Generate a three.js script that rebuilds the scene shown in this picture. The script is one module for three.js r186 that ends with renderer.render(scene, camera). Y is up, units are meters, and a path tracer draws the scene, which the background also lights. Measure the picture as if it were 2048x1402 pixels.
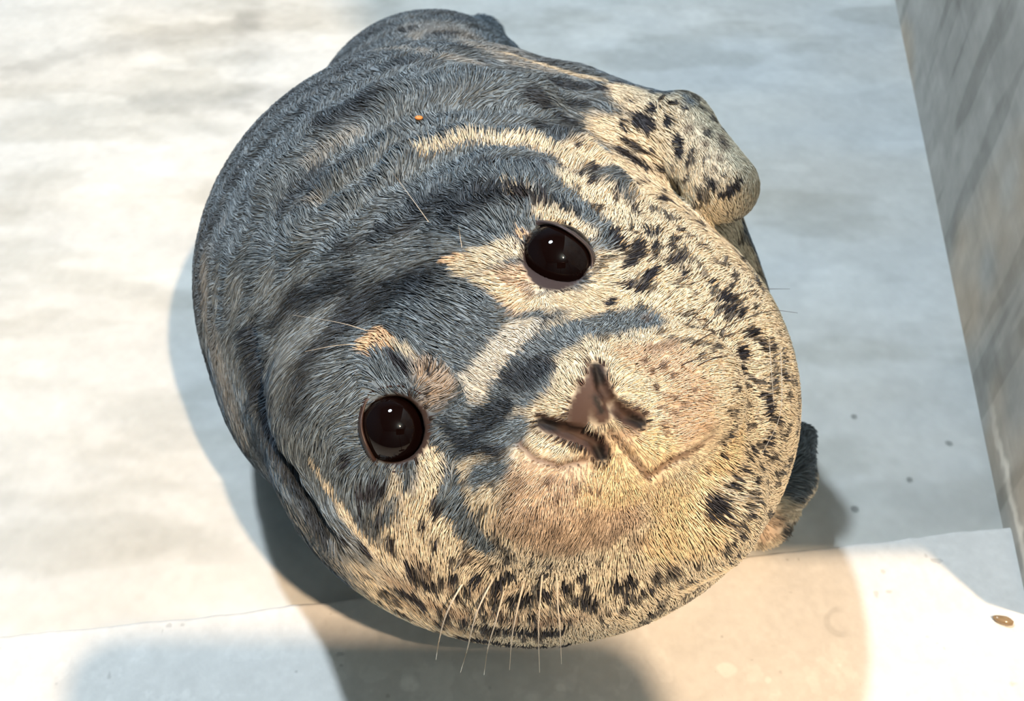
import * as THREE from 'three';
import { RectAreaLightUniformsLib } from 'three/addons/lights/RectAreaLightUniformsLib.js';
import { mergeGeometries } from 'three/addons/utils/BufferGeometryUtils.js';

// ---------------------------------------------------------------- camera, lamps, exposure
RectAreaLightUniformsLib.init();
const scene = new THREE.Scene();
scene.background = new THREE.Color(0x05070a);
const renderer = new THREE.WebGLRenderer({ antialias: true });
renderer.toneMapping = THREE.LinearToneMapping;
renderer.toneMappingExposure = 1.0;
renderer.shadowMap.enabled = true;

const camera = new THREE.PerspectiveCamera(35.35, 2048 / 1402, 0.02, 20);
camera.position.set(0, 0.65, 0);
camera.rotation.set(-50 * Math.PI / 180, 0, 0);
camera.focus = 0.5; camera.userData.fStop = 16;
scene.add(camera);

const COOL_AT = [-0.367, 1.532, -0.857], COOL_POWER = 6.3, COOL_COLOR = 0xe2f0fa;   // daylight-white pendant above and behind the seal
const WARM_AT = [0.79, 2.38, 0.84], WARM_POWER = 28.5, WARM_COLOR = 0xffdab2;         // warm ceiling lamp in front, to the right
function lampLight([x, y, z], color, power, size) {
  const l = new THREE.PointLight(color, power);
  l.position.set(x, y, z); l.castShadow = true; l.shadow.radius = size; l.shadow.mapSize.set(2048, 2048);
  scene.add(l); return l;
}
lampLight(COOL_AT, COOL_COLOR, COOL_POWER, 1.6).name = 'pendant_light';
lampLight(WARM_AT, WARM_COLOR, WARM_POWER, 1.8).name = 'ceiling_light';

// ---------------------------------------------------------------- helpers
let seed = 7;
const rnd = () => { seed = (seed * 1664525 + 1013904223) >>> 0; return seed / 4294967296; };
const clamp = (v, a = 0, b = 1) => Math.min(b, Math.max(a, v));
const sstep = (a, b, x) => { const t = clamp((x - a) / (b - a)); return t * t * (3 - 2 * t); };
const hash = (x, y, z) => { let h = Math.imul(x, 374761393) ^ Math.imul(y, 668265263) ^ Math.imul(z, 2147483647 ^ 0x5bd1e995); h = Math.imul(h ^ (h >>> 13), 1274126177); h ^= h >>> 16; return (h >>> 0) / 4294967296; };
function noise(x, y, z) {
  const X = Math.floor(x), Y = Math.floor(y), Z = Math.floor(z), f = (t) => t * t * (3 - 2 * t);
  const u = f(x - X), v = f(y - Y), w = f(z - Z), L = (a, b, t) => a + (b - a) * t;
  const c = (i, j, k) => hash(X + i, Y + j, Z + k);
  return L(L(L(c(0, 0, 0), c(1, 0, 0), u), L(c(0, 1, 0), c(1, 1, 0), u), v), L(L(c(0, 0, 1), c(1, 0, 1), u), L(c(0, 1, 1), c(1, 1, 1), u), v), w);
}
const fbm = (x, y, z, n = 4) => { let s = 0, a = 0.5, t = 0; for (let i = 0; i < n; i++) { s += a * noise(x, y, z); t += a; a *= 0.5; x = x * 2.03 + 17; y = y * 2.03 + 5; z = z * 2.03 + 31; } return s / t; };
const GRID = new Float32Array(65536); { let q = 99; for (let i = 0; i < 65536; i++) { q = (Math.imul(q, 1664525) + 1013904223) >>> 0; GRID[i] = q / 4294967296; } }
function noise2(x, y) {
  const X = Math.floor(x), Y = Math.floor(y); let u = x - X, v = y - Y; u = u * u * (3 - 2 * u); v = v * v * (3 - 2 * v);
  const r0 = (Y & 255) << 8, r1 = ((Y + 1) & 255) << 8, c0 = X & 255, c1 = (X + 1) & 255, a = GRID[r0 | c0], b = GRID[r1 | c0];
  const p = a + (GRID[r0 | c1] - a) * u, q = b + (GRID[r1 | c1] - b) * u; return p + (q - p) * v;
}
const fbm2 = (x, y, s, n = 4) => { x += s * 37.7; y += s * 91.3; let r = 0, a = 0.5, t = 0; for (let i = 0; i < n; i++) { r += a * noise2(x, y); t += a; a *= 0.5; x = x * 2.03 + 17; y = y * 2.03 + 5; } return r / t; };
function mesh(name, geometry, material, parent) {
  const m = new THREE.Mesh(geometry, material); m.name = name; m.castShadow = m.receiveShadow = true;
  if (parent) parent.add(m); return m;
}
function structure(name, geometry, material, label, category) {
  const m = mesh(name, geometry, material, scene); m.userData = { kind: 'structure', label, category }; return m;
}
function thing(name, label, category, at = [0, 0, 0]) {
  const g = new THREE.Group(); g.name = name; g.position.set(...at); g.userData = { label, category }; scene.add(g); return g;
}
// ---------------------------------------------------------------- textures of the painted concrete
// Colour and relief over a rectangle of the ground: x0..x1, z0..z1 in metres.
function groundTexture(w, h, x0, x1, z0, z1, paint) {
  const c = new Uint8Array(w * h * 4), b = new Uint8Array(w * h * 4);
  for (let j = 0; j < h; j++) for (let i = 0; i < w; i++) {
    const x = x0 + (x1 - x0) * (i + 0.5) / w, z = z0 + (z1 - z0) * (j + 0.5) / h, k = (j * w + i) * 4;
    const [r, g, bl, hgt] = paint(x, z);
    c[k] = clamp(r) * 255; c[k + 1] = clamp(g) * 255; c[k + 2] = clamp(bl) * 255; c[k + 3] = 255;
    b[k] = b[k + 1] = b[k + 2] = clamp(hgt) * 255; b[k + 3] = 255;
  }
  const make = (d, srgb) => { const t = new THREE.DataTexture(d, w, h); t.magFilter = THREE.LinearFilter; t.minFilter = THREE.LinearFilter; if (srgb) t.colorSpace = THREE.SRGBColorSpace; t.needsUpdate = true; return t; };
  return { map: make(c, true), bump: make(b, false) };
}
function mapGround(g, x0, x1, z0, z1) {
  const p = g.attributes.position, uv = new Float32Array(p.count * 2);
  for (let i = 0; i < p.count; i++) { uv[i * 2] = (p.getX(i) - x0) / (x1 - x0); uv[i * 2 + 1] = (p.getZ(i) - z0) / (z1 - z0); }
  g.setAttribute('uv', new THREE.BufferAttribute(uv, 2)); return g;
}
function lineD(x, z, pts) {
  let best = 81;
  for (let i = 0; i + 1 < pts.length; i++) {
    const ax = pts[i][0], az = pts[i][1], dx = pts[i + 1][0] - ax, dz = pts[i + 1][1] - az, t = clamp(((x - ax) * dx + (z - az) * dz) / (dx * dx + dz * dz));
    const ex = x - ax - dx * t, ez = z - az - dz * t, d = ex * ex + ez * ez; if (d < best) best = d;
  }
  return Math.sqrt(best);
}
const dist2 = (x, z, a, b) => Math.sqrt((x - a) * (x - a) + (z - b) * (z - b));

const FL = { x0: -2.0, x1: 2.0, z0: -2.2, z1: 2.0 };
const FV = { x0: -0.9, x1: 0.7, z0: -1.5, z1: 0.1 };          // the part of the floor that carries fine detail
const STREAKS = [[[-0.62, -0.86], [-0.5, -0.9], [-0.4, -0.95], [-0.28, -0.98]], [[-0.27, -1.1], [-0.268, -0.95], [-0.262, -0.86]], [[-0.34, -0.86], [-0.22, -0.86]]];
const SPECKS = [[0.251, -0.482], [0.315, -0.458], [0.279, -0.427], [0.236, -0.403], [0.199, -0.445], [0.16, -0.62], [-0.42, -0.62]];
const floorPaint = (x, z) => {
  const a = fbm2(x * 9 + 3, z * 14, 1.3, 4), b = fbm2(x * 34, z * 42, 7.7, 3), c = fbm2(x * 140, z * 140, 3.1, 2);
  const st = fbm2(x * 5 + 40, z * 11 + 8, 2.2, 3);
  let v = 0.812 + (a - 0.5) * 0.07 + (b - 0.5) * 0.06 + (c - 0.5) * 0.04;
  const warm = (st - 0.5) * 0.07;
  const stain = sstep(0.56, 0.72, fbm2(x * 7 + 11, z * 18 + 4, 9.1, 4)) * 0.06;
  v -= stain;
  if (z < -0.8 && x < -0.15) { const wob = (b - 0.5) * 0.03; for (let i = 0; i < STREAKS.length; i++) v -= 0.075 * sstep(0.028, 0.004, lineD(x, z, STREAKS[i]) + wob) * (i === 1 ? 0.7 : 1); }
  if (z > -0.65 && z < -0.38) for (let i = 0; i < SPECKS.length; i++) { const q = dist2(x, z, SPECKS[i][0], SPECKS[i][1]); if (q < 0.006) v -= 0.24 * sstep(0.0032, 0.0012, q + (c - 0.5) * 0.002); }
  v += sstep(0.62, 0.75, fbm2(x * 16 + 2, z * 30 + 60, 4.4, 3)) * 0.03;
  return [v + warm * 0.5, v + 0.010 - stain * 0.02, v + 0.004 - warm * 0.6 - stain * 0.12, 0.5 + (b - 0.5) * 0.7 + (c - 0.5) * 0.4];
};
const ft = groundTexture(1200, 1200, FV.x0, FV.x1, FV.z0, FV.z1, floorPaint);
const floorMat = new THREE.MeshStandardMaterial({ map: ft.map, bumpMap: ft.bump, bumpScale: 0.0009, roughness: 0.62 });
const plainMat = new THREE.MeshStandardMaterial({ color: 0xc9cfd0, roughness: 0.8 });
function slabXZ(x0, x1, z0, z1, y0, y1) {
  const g = new THREE.BoxGeometry(x1 - x0, y1 - y0, z1 - z0); g.translate((x0 + x1) / 2, (y0 + y1) / 2, (z0 + z1) / 2); return g;
}
const fl = structure('floor', mapGround(slabXZ(FV.x0, FV.x1, FV.z0, FV.z1, -0.1, 0), FV.x0, FV.x1, FV.z0, FV.z1), floorMat, 'pale worn painted concrete floor with grey stains under the seal', 'floor');
structure('floor_surround', mergeGeometries([slabXZ(FL.x0, FV.x0, FL.z0, FL.z1, -0.1, 0), slabXZ(FV.x1, FL.x1, FL.z0, FL.z1, -0.1, 0), slabXZ(FV.x0, FV.x1, FL.z0, FV.z0, -0.1, 0), slabXZ(FV.x0, FV.x1, FV.z1, FL.z1, -0.1, 0)]), plainMat, 'plain pale concrete floor further out in the room', 'floor');

// raised ledge: its far edge runs from (-0.318, -0.304) to (0.328, -0.382)
const LEDGE_Y = 0.012;
{
  const edge = (x) => -0.3036 + (x + 0.3183) * (-0.0787 / 0.6459);
  const xs = []; for (let x = -1.2; x <= 0.9001; x += 0.006) xs.push(x);
  const prof = [[0, 0], [0, LEDGE_Y - 0.0035], [0.0010, LEDGE_Y - 0.0012], [0.0035, LEDGE_Y], [0.03, LEDGE_Y], [0.12, LEDGE_Y], [0.4, LEDGE_Y], [1.1, LEDGE_Y], [1.1, 0]];
  const pos = [], idx = [];
  xs.forEach((x) => { const e = edge(x) + (fbm(x * 60, 3, 9, 3) - 0.5) * 0.0035; prof.forEach(([o, y], k) => pos.push(x, y, k < 8 ? e + o : e + o)); });
  const n = prof.length;
  for (let i = 0; i + 1 < xs.length; i++) for (let k = 0; k + 1 < n; k++) { const a = i * n + k, b = a + 1, c = a + n, d = c + 1; idx.push(a, c, b, b, c, d); }
  const g = new THREE.BufferGeometry(); g.setAttribute('position', new THREE.Float32BufferAttribute(pos, 3)); g.setIndex(idx);
  const LV = { x0: -0.55, x1: 0.55, z0: -0.45, z1: 0.05 };
  mapGround(g, LV.x0, LV.x1, LV.z0, LV.z1); g.computeVertexNormals();
  const nn = g.attributes.normal; 
  const CHIPS = [[-0.062, -0.272, .007], [-0.085, -0.268, .004], [0.012, -0.264, .008], [0.03, -0.27, .005], [0.13, -0.282, .006], [0.155, -0.275, .004], [0.2, -0.285, .005], [0.245, -0.29, .004]];
  const lt = groundTexture(1400, 640, LV.x0, LV.x1, LV.z0, LV.z1, (x, z) => {
    const a = fbm2(x * 12 + 30, z * 12, 4.2, 4), b = fbm2(x * 60, z * 60, 2.7, 4), c = fbm2(x * 240, z * 240, 6.1, 3);
    let v = 0.885 + (a - 0.5) * 0.07 + (b - 0.5) * 0.05 + (c - 0.5) * 0.05;
    const rough = sstep(0.6, 0.68, fbm2(x * 90 + 7, z * 70 + 2, 1.9, 4));
    v += rough * 0.03 * sstep(-0.33, -0.27, z);
    for (const [cx, cz, r] of CHIPS) v += 0.07 * sstep(r, r * 0.4, dist2(x, z * 1.3, cx, cz * 1.3) + (b - 0.5) * 0.012 + (c - 0.5) * 0.004);
    const ring = Math.abs(Math.hypot(x - 0.206, z + 0.313) - 0.0085) + (b - 0.5) * 0.004;
    v -= 0.05 * sstep(0.0026, 0.0006, ring) * sstep(-0.003, 0.006, 0.206 - x + 0.004);
    v -= 0.10 * sstep(0.86, 0.9, fbm2(x * 130 + 3, z * 130, 8.8, 2));
    return [v, v, v - 0.008, 0.5 + (b - 0.5) * 0.6 + (c - 0.5) * 0.5];
  });
  structure('ledge', g, new THREE.MeshStandardMaterial({ map: lt.map, bumpMap: lt.bump, bumpScale: 0.0006, roughness: 0.6, side: THREE.DoubleSide }), 'smooth off-white raised ledge with a worn edge in front of the seal', 'ledge');
}

// right-hand panel wall: foot on the line from (0.403, -1.027) to (0.334, -0.390); its unseen near end leans forward, shaped for the shade it casts
{
  const footX = (z) => 0.3337 - 0.10911 * (z + 0.3896);
  const pz = [[-2.2, 0], [-0.318, 0], [-0.3165, 0.02], [-0.309, 0.037], [-0.276, 0.119], [-0.263, 0.181], [-0.251, 0.247], [-0.219, 0.315], [-0.177, 0.39], [-0.132, 0.47], [-0.102, 0.53], [-0.1, 0.6], [-0.1, 1.22], [-2.2, 1.22]];
  const sh = new THREE.Shape(pz.map(([z, y]) => new THREE.Vector2(z, y)));
  const g = new THREE.ExtrudeGeometry(sh, { depth: 0.07, bevelEnabled: true, bevelThickness: 0.004, bevelSize: 0.003, bevelSegments: 3, steps: 1 });
  g.translate(0, 0, 0.004);
  // shape x -> world z, shape y -> world y, depth -> away from the seal
  const p = g.attributes.position, uv = new Float32Array(p.count * 2);
  for (let i = 0; i < p.count; i++) { const z = p.getX(i), y = p.getY(i), d = p.getZ(i); p.setXYZ(i, footX(z) + d, Math.max(y, 0), z); uv[i * 2] = (z + 1.3) / 1.3; uv[i * 2 + 1] = (y + d * 0.5) / 1.3; }
  g.setAttribute('uv', new THREE.BufferAttribute(uv, 2)); 
  const wi = 1024, c = new Uint8Array(wi * wi * 4), b = new Uint8Array(wi * wi * 4);
  for (let j = 0; j < wi; j++) for (let i = 0; i < wi; i++) {
    const z = i / wi * 1.3 - 1.3, y = j / wi * 1.3, k = (j * wi + i) * 4;
    const a = fbm2(z * 6, y * 9, 2.2, 4), f = fbm2(z * 60, y * 60, 5.1, 4), gr = fbm2(z * 14, y * 160, 8.3, 4);
    let v = 0.69 + (a - 0.5) * 0.20 + (f - 0.5) * 0.14 + (gr - 0.5) * 0.06;
    const run = sstep(0.62, 0.7, fbm2(z * 40 + 9, y * 6, 3.3, 3)); v -= run * 0.07;
    const scuff = sstep(0.006, 0.001, Math.abs(y - 0.02 - (z + 0.45) * 0.03 - (f - 0.5) * 0.012)) * sstep(-0.52, -0.42, z); v += scuff * 0.22;
    const wm = sstep(0.45, 0.7, fbm2(z * 8 + 70, y * 8, 1.1, 3)) * 0.05;
    c[k] = clamp(v + 0.012 + wm) * 255; c[k + 1] = clamp(v) * 255; c[k + 2] = clamp(v - 0.03 - wm) * 255; c[k + 3] = 255;
    b[k] = b[k + 1] = b[k + 2] = clamp(0.5 + (gr - 0.5) * 0.8 + (f - 0.5) * 0.4) * 255; b[k + 3] = 255;
  }
  const tx = (d, s) => { const t = new THREE.DataTexture(d, wi, wi); t.magFilter = t.minFilter = THREE.LinearFilter; t.wrapS = t.wrapT = THREE.RepeatWrapping; if (s) t.colorSpace = THREE.SRGBColorSpace; t.needsUpdate = true; return t; };
  g.computeVertexNormals();
  structure('wall_right', g, new THREE.MeshStandardMaterial({ map: tx(c, true), bumpMap: tx(b, false), bumpScale: 0.001, roughness: 0.7, side: THREE.DoubleSide }), 'grey-brown weathered low partition wall beside the ledge', 'wall');
}

// the room around it, out of frame: painted walls and ceiling
const paint = new THREE.MeshStandardMaterial({ color: 0x3a5062, roughness: 0.85 });
const room = [['wall_back', slabXZ(-2.1, 2.1, -2.3, -2.2, 0, 2.6)], ['wall_front', slabXZ(-2.1, 2.1, 2.0, 2.1, 0, 2.6)], ['wall_left', slabXZ(-2.1, -2.0, -2.2, 2.0, 0, 2.6)], ['wall_far_right', slabXZ(2.0, 2.1, -2.2, 2.0, 0, 2.6)], ['ceiling', slabXZ(-2.1, 2.1, -2.3, 2.1, 2.6, 2.7)]];
for (const [n, g] of room) structure(n, g, paint, 'pale blue-grey painted ' + n.replace(/_/g, ' ') + ' of the room', n.split('_')[0]);
// shape of the animal in metres: ellipsoids e (centre, radii) and tapered capsules c (ends, radii); 1 = carved out; k = blend
const SHAPE = [
["e",0,0.0,0.0097,0.1549,-0.3845,0.1506,0.1135,0.1447],
["e",0,0.025,-0.0416,0.1377,-0.4945,0.1583,0.1349,0.1656],
["e",0,0.02,-0.1026,0.1166,-0.416,0.0681,0.0681,0.0681],
["e",0,0.03,0.0,0.08,-0.43,0.13,0.085,0.12],
["e",0,0.06,-0.0637,0.0898,-0.6899,0.0966,0.0898,0.1131],
["c",0,0.04,-0.0537,0.06,-0.7099,-0.03,0.035,-0.9,0.055,0.025],
["c",0,0.025,0.0521,0.1995,-0.5387,0.0972,0.2406,-0.5139,0.0516,0.0191],
["c",0,0.008,0.0972,0.2406,-0.5139,0.1193,0.2333,-0.4701,0.0191,0.0199],
["c",0,0.012,0.1608,0.035,-0.3768,0.1833,0.045,-0.3972,0.022,0.015],
["c",0,0.006,0.1833,0.045,-0.3972,0.1945,0.05,-0.4289,0.015,0.009],
["c",0,0.008,0.1156,0.1771,-0.503,0.1352,0.1318,-0.4813,0.026,0.028],
["c",0,0.03,-0.0221,0.2366,-0.3553,0.0296,0.241,-0.3159,0.036,0.031],
["e",0,0.014,0.0142,0.2175,-0.2798,0.036,0.036,0.036],
["e",0,0.014,0.0757,0.2321,-0.3213,0.035,0.035,0.035],
["e",0,0.012,0.037,0.2466,-0.3052,0.025,0.025,0.025],
["e",0,0.012,0.0559,0.2218,-0.2937,0.03,0.03,0.03],
["e",0,0.016,0.0883,0.1893,-0.2879,0.034,0.034,0.034],
["e",0,0.02,-0.0037,0.2482,-0.4274,0.034,0.034,0.034],
["e",0,0.02,-0.0843,0.2102,-0.3397,0.034,0.034,0.034],
["c",0,0.01,-0.1079,0.2394,-0.4251,-0.0867,0.2527,-0.4419,0.013,0.013],
["c",0,0.01,-0.0867,0.2527,-0.4419,-0.0603,0.2616,-0.4579,0.013,0.013],
["c",0,0.01,-0.0603,0.2616,-0.4579,-0.0282,0.2641,-0.4674,0.013,0.013],
["c",0,0.01,-0.0282,0.2641,-0.4674,0.0044,0.2604,-0.4718,0.013,0.013],
["c",0,0.01,0.0044,0.2604,-0.4718,0.0318,0.2537,-0.4673,0.013,0.013],
["c",0,0.01,0.0318,0.2537,-0.4673,0.0527,0.2509,-0.4439,0.013,0.013],
["c",0,0.012,-0.129,0.2388,-0.4615,-0.1012,0.2547,-0.4809,0.014,0.014],
["c",0,0.012,-0.1012,0.2547,-0.4809,-0.0683,0.2637,-0.4981,0.014,0.014],
["c",0,0.012,-0.0683,0.2637,-0.4981,-0.0294,0.2651,-0.5099,0.014,0.014],
["c",0,0.012,-0.0294,0.2651,-0.5099,0.0103,0.2578,-0.5149,0.014,0.014],
["c",1,0.008,-0.1396,0.2055,-0.3909,-0.1316,0.1922,-0.3569,0.0035,0.0035],
["c",1,0.008,-0.1316,0.1922,-0.3569,-0.1126,0.1904,-0.3107,0.0035,0.0035],
["c",1,0.008,-0.1126,0.1904,-0.3107,-0.0925,0.1761,-0.2817,0.0035,0.0035],
["c",1,0.01,-0.1004,0.2582,-0.4281,-0.0794,0.2686,-0.4398,0.002,0.002],
["c",1,0.01,-0.0794,0.2686,-0.4398,-0.0519,0.275,-0.4695,0.002,0.002],
["c",1,0.01,-0.0519,0.275,-0.4695,-0.0172,0.2763,-0.4755,0.002,0.002],
["c",1,0.01,-0.0172,0.2763,-0.4755,0.0179,0.2712,-0.4755,0.002,0.002],
["c",1,0.01,0.0179,0.2712,-0.4755,0.0471,0.2649,-0.4561,0.002,0.002],
["e",1,0.003,0.0217,0.2682,-0.3779,0.015,0.015,0.015],
["e",1,0.002,0.0222,0.2603,-0.3884,0.0165,0.0165,0.0165],
["e",1,0.003,-0.0545,0.2319,-0.3029,0.015,0.015,0.015],
["e",1,0.002,-0.0555,0.2246,-0.3081,0.0165,0.0165,0.0165],
["c",1,0.0022,0.0141,0.2581,-0.2872,0.0221,0.2586,-0.2835,0.001,0.0022],
["c",1,0.0022,0.0221,0.2586,-0.2835,0.0308,0.2573,-0.2807,0.0022,0.0028],
["c",1,0.0022,0.0308,0.2573,-0.2807,0.0368,0.2543,-0.2791,0.0028,0.0022],
["c",1,0.0022,0.0368,0.2543,-0.2791,0.0394,0.2488,-0.2754,0.0022,0.0009],
["c",1,0.0022,0.0372,0.2736,-0.3052,0.0396,0.2709,-0.297,0.001,0.0022],
["c",1,0.0022,0.0396,0.2709,-0.297,0.0439,0.2665,-0.2912,0.0022,0.0028],
["c",1,0.0022,0.0439,0.2665,-0.2912,0.0501,0.261,-0.2888,0.0028,0.0022],
["c",1,0.0022,0.0501,0.261,-0.2888,0.0566,0.2567,-0.2885,0.0022,0.0009],
["c",1,0.003,0.0434,0.2583,-0.2826,0.0525,0.2482,-0.2764,0.001,0.001],
["c",1,0.003,0.0525,0.2482,-0.2764,0.0605,0.2406,-0.2706,0.001,0.001],
["c",1,0.0025,0.0605,0.2406,-0.2706,0.0704,0.2428,-0.2774,0.0009,0.0009],
["c",1,0.0025,0.0704,0.2428,-0.2774,0.0815,0.2398,-0.2841,0.0009,0.0009],
["c",1,0.0025,0.0815,0.2398,-0.2841,0.0912,0.2413,-0.2913,0.0009,0.0009],
["c",1,0.0025,0.0035,0.2527,-0.2796,0.0105,0.2525,-0.2718,0.0008,0.0008],
["c",1,0.0025,0.0105,0.2525,-0.2718,0.0209,0.2514,-0.2694,0.0008,0.0008],
["c",1,0.0025,0.0209,0.2514,-0.2694,0.0315,0.25,-0.273,0.0008,0.0008]
];
const EYES = [{"c":[0.0221,0.2591,-0.3851],"r":0.0195,"lid":[[[0.0039,0.2667,-0.3852],[0.0054,0.2715,-0.3926],[0.0124,0.2717,-0.3984],[0.021,0.2778,-0.3913],[0.03,0.2772,-0.3846],[0.0372,0.271,-0.3806],[0.0382,0.2663,-0.3763],[0.0345,0.2639,-0.3705],[0.0256,0.2635,-0.3662],[0.0164,0.2639,-0.3669],[0.0087,0.2654,-0.3721],[0.0051,0.2662,-0.3781]],[[0.0032,0.2684,-0.3837],[0.0048,0.2717,-0.393],[0.012,0.272,-0.399],[0.0209,0.2796,-0.3903],[0.0303,0.2785,-0.3837],[0.0377,0.2722,-0.3795],[0.0388,0.2673,-0.3751],[0.0349,0.2647,-0.3692],[0.0257,0.2641,-0.3649],[0.0162,0.2645,-0.3656],[0.0082,0.2662,-0.3709],[0.0044,0.2673,-0.3769]],[[0.0023,0.2686,-0.3836],[0.0039,0.2721,-0.3933],[0.0115,0.2725,-0.3996],[0.0209,0.2791,-0.3918],[0.0307,0.2784,-0.3845],[0.0386,0.2715,-0.3803],[0.0397,0.2663,-0.3757],[0.0354,0.2653,-0.368],[0.0257,0.2664,-0.3618],[0.0158,0.2676,-0.3617],[0.0075,0.2689,-0.3678],[0.0036,0.2691,-0.3749]],[[0.0016,0.2717,-0.3806],[0.0033,0.2722,-0.3938],[0.0112,0.2727,-0.4002],[0.021,0.2773,-0.3945],[0.0312,0.2775,-0.386],[0.0394,0.2698,-0.3821],[0.0404,0.2656,-0.3762],[0.0359,0.266,-0.3667],[0.0257,0.2686,-0.359],[0.0155,0.2707,-0.3582],[0.0069,0.2715,-0.3648],[0.0029,0.271,-0.3728]],[[0.0009,0.2709,-0.3815],[0.0026,0.2715,-0.3952],[0.0108,0.2721,-0.4017],[0.0214,0.2694,-0.4037],[0.0316,0.2764,-0.3876],[0.0403,0.2673,-0.3847],[0.0411,0.265,-0.3766],[0.0363,0.2662,-0.366],[0.0258,0.2699,-0.3571],[0.0152,0.2725,-0.3558],[0.0064,0.2731,-0.3628],[0.0023,0.2725,-0.3712]]],"look":[-0.0403,0.7076,0.7054],"mid":[0.0217,0.2688,-0.38]},{"c":[-0.0555,0.2242,-0.3085],"r":0.0178,"lid":[[[-0.0695,0.2355,-0.3095],[-0.0672,0.2395,-0.3144],[-0.0609,0.2425,-0.3162],[-0.0516,0.2459,-0.3147],[-0.0429,0.2471,-0.31],[-0.0409,0.2337,-0.3126],[-0.0405,0.2329,-0.3039],[-0.0425,0.2278,-0.2966],[-0.048,0.2193,-0.2928],[-0.0544,0.2235,-0.2869],[-0.0621,0.2196,-0.2923],[-0.0668,0.2289,-0.2953],[-0.0695,0.2336,-0.3022]],[[-0.0698,0.2373,-0.3085],[-0.0677,0.2397,-0.3149],[-0.062,0.2375,-0.321],[-0.0527,0.2375,-0.3222],[-0.0425,0.2476,-0.3104],[-0.0402,0.2355,-0.3117],[-0.0398,0.2341,-0.303],[-0.0419,0.2289,-0.2955],[-0.0476,0.2207,-0.2911],[-0.0552,0.2169,-0.2905],[-0.0621,0.2213,-0.2904],[-0.0671,0.2301,-0.2941],[-0.0699,0.235,-0.3012]],[[-0.0708,0.2361,-0.3099],[-0.0683,0.2402,-0.3154],[-0.0615,0.2434,-0.3175],[-0.0514,0.2472,-0.3158],[-0.0419,0.2485,-0.3107],[-0.0392,0.2387,-0.3098],[-0.0389,0.2362,-0.3016],[-0.0412,0.2303,-0.294],[-0.0471,0.2218,-0.2894],[-0.0544,0.2226,-0.2856],[-0.0626,0.2198,-0.2905],[-0.0679,0.2291,-0.2943],[-0.0708,0.2342,-0.3018]],[[-0.0715,0.2358,-0.3105],[-0.0688,0.2404,-0.316],[-0.0618,0.2437,-0.3181],[-0.0513,0.2476,-0.3164],[-0.0415,0.2489,-0.311],[-0.038,0.2457,-0.305],[-0.0382,0.2382,-0.3002],[-0.0405,0.2317,-0.2927],[-0.0462,0.2265,-0.2856],[-0.0544,0.222,-0.2851],[-0.0627,0.2208,-0.2891],[-0.0687,0.2271,-0.2953],[-0.0717,0.2322,-0.3033]],[[-0.0723,0.2348,-0.3116],[-0.0695,0.2396,-0.3173],[-0.0622,0.243,-0.3196],[-0.0513,0.2471,-0.3177],[-0.0411,0.2484,-0.3122],[-0.0375,0.245,-0.306],[-0.0375,0.2394,-0.2994],[-0.04,0.2323,-0.2919],[-0.0461,0.225,-0.2858],[-0.0546,0.2204,-0.2853],[-0.0632,0.2191,-0.2895],[-0.0696,0.2242,-0.2969],[-0.0729,0.2293,-0.3054]]],"look":[0.1051,0.8054,0.5834],"mid":[-0.0542,0.2343,-0.3011]}];
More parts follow.
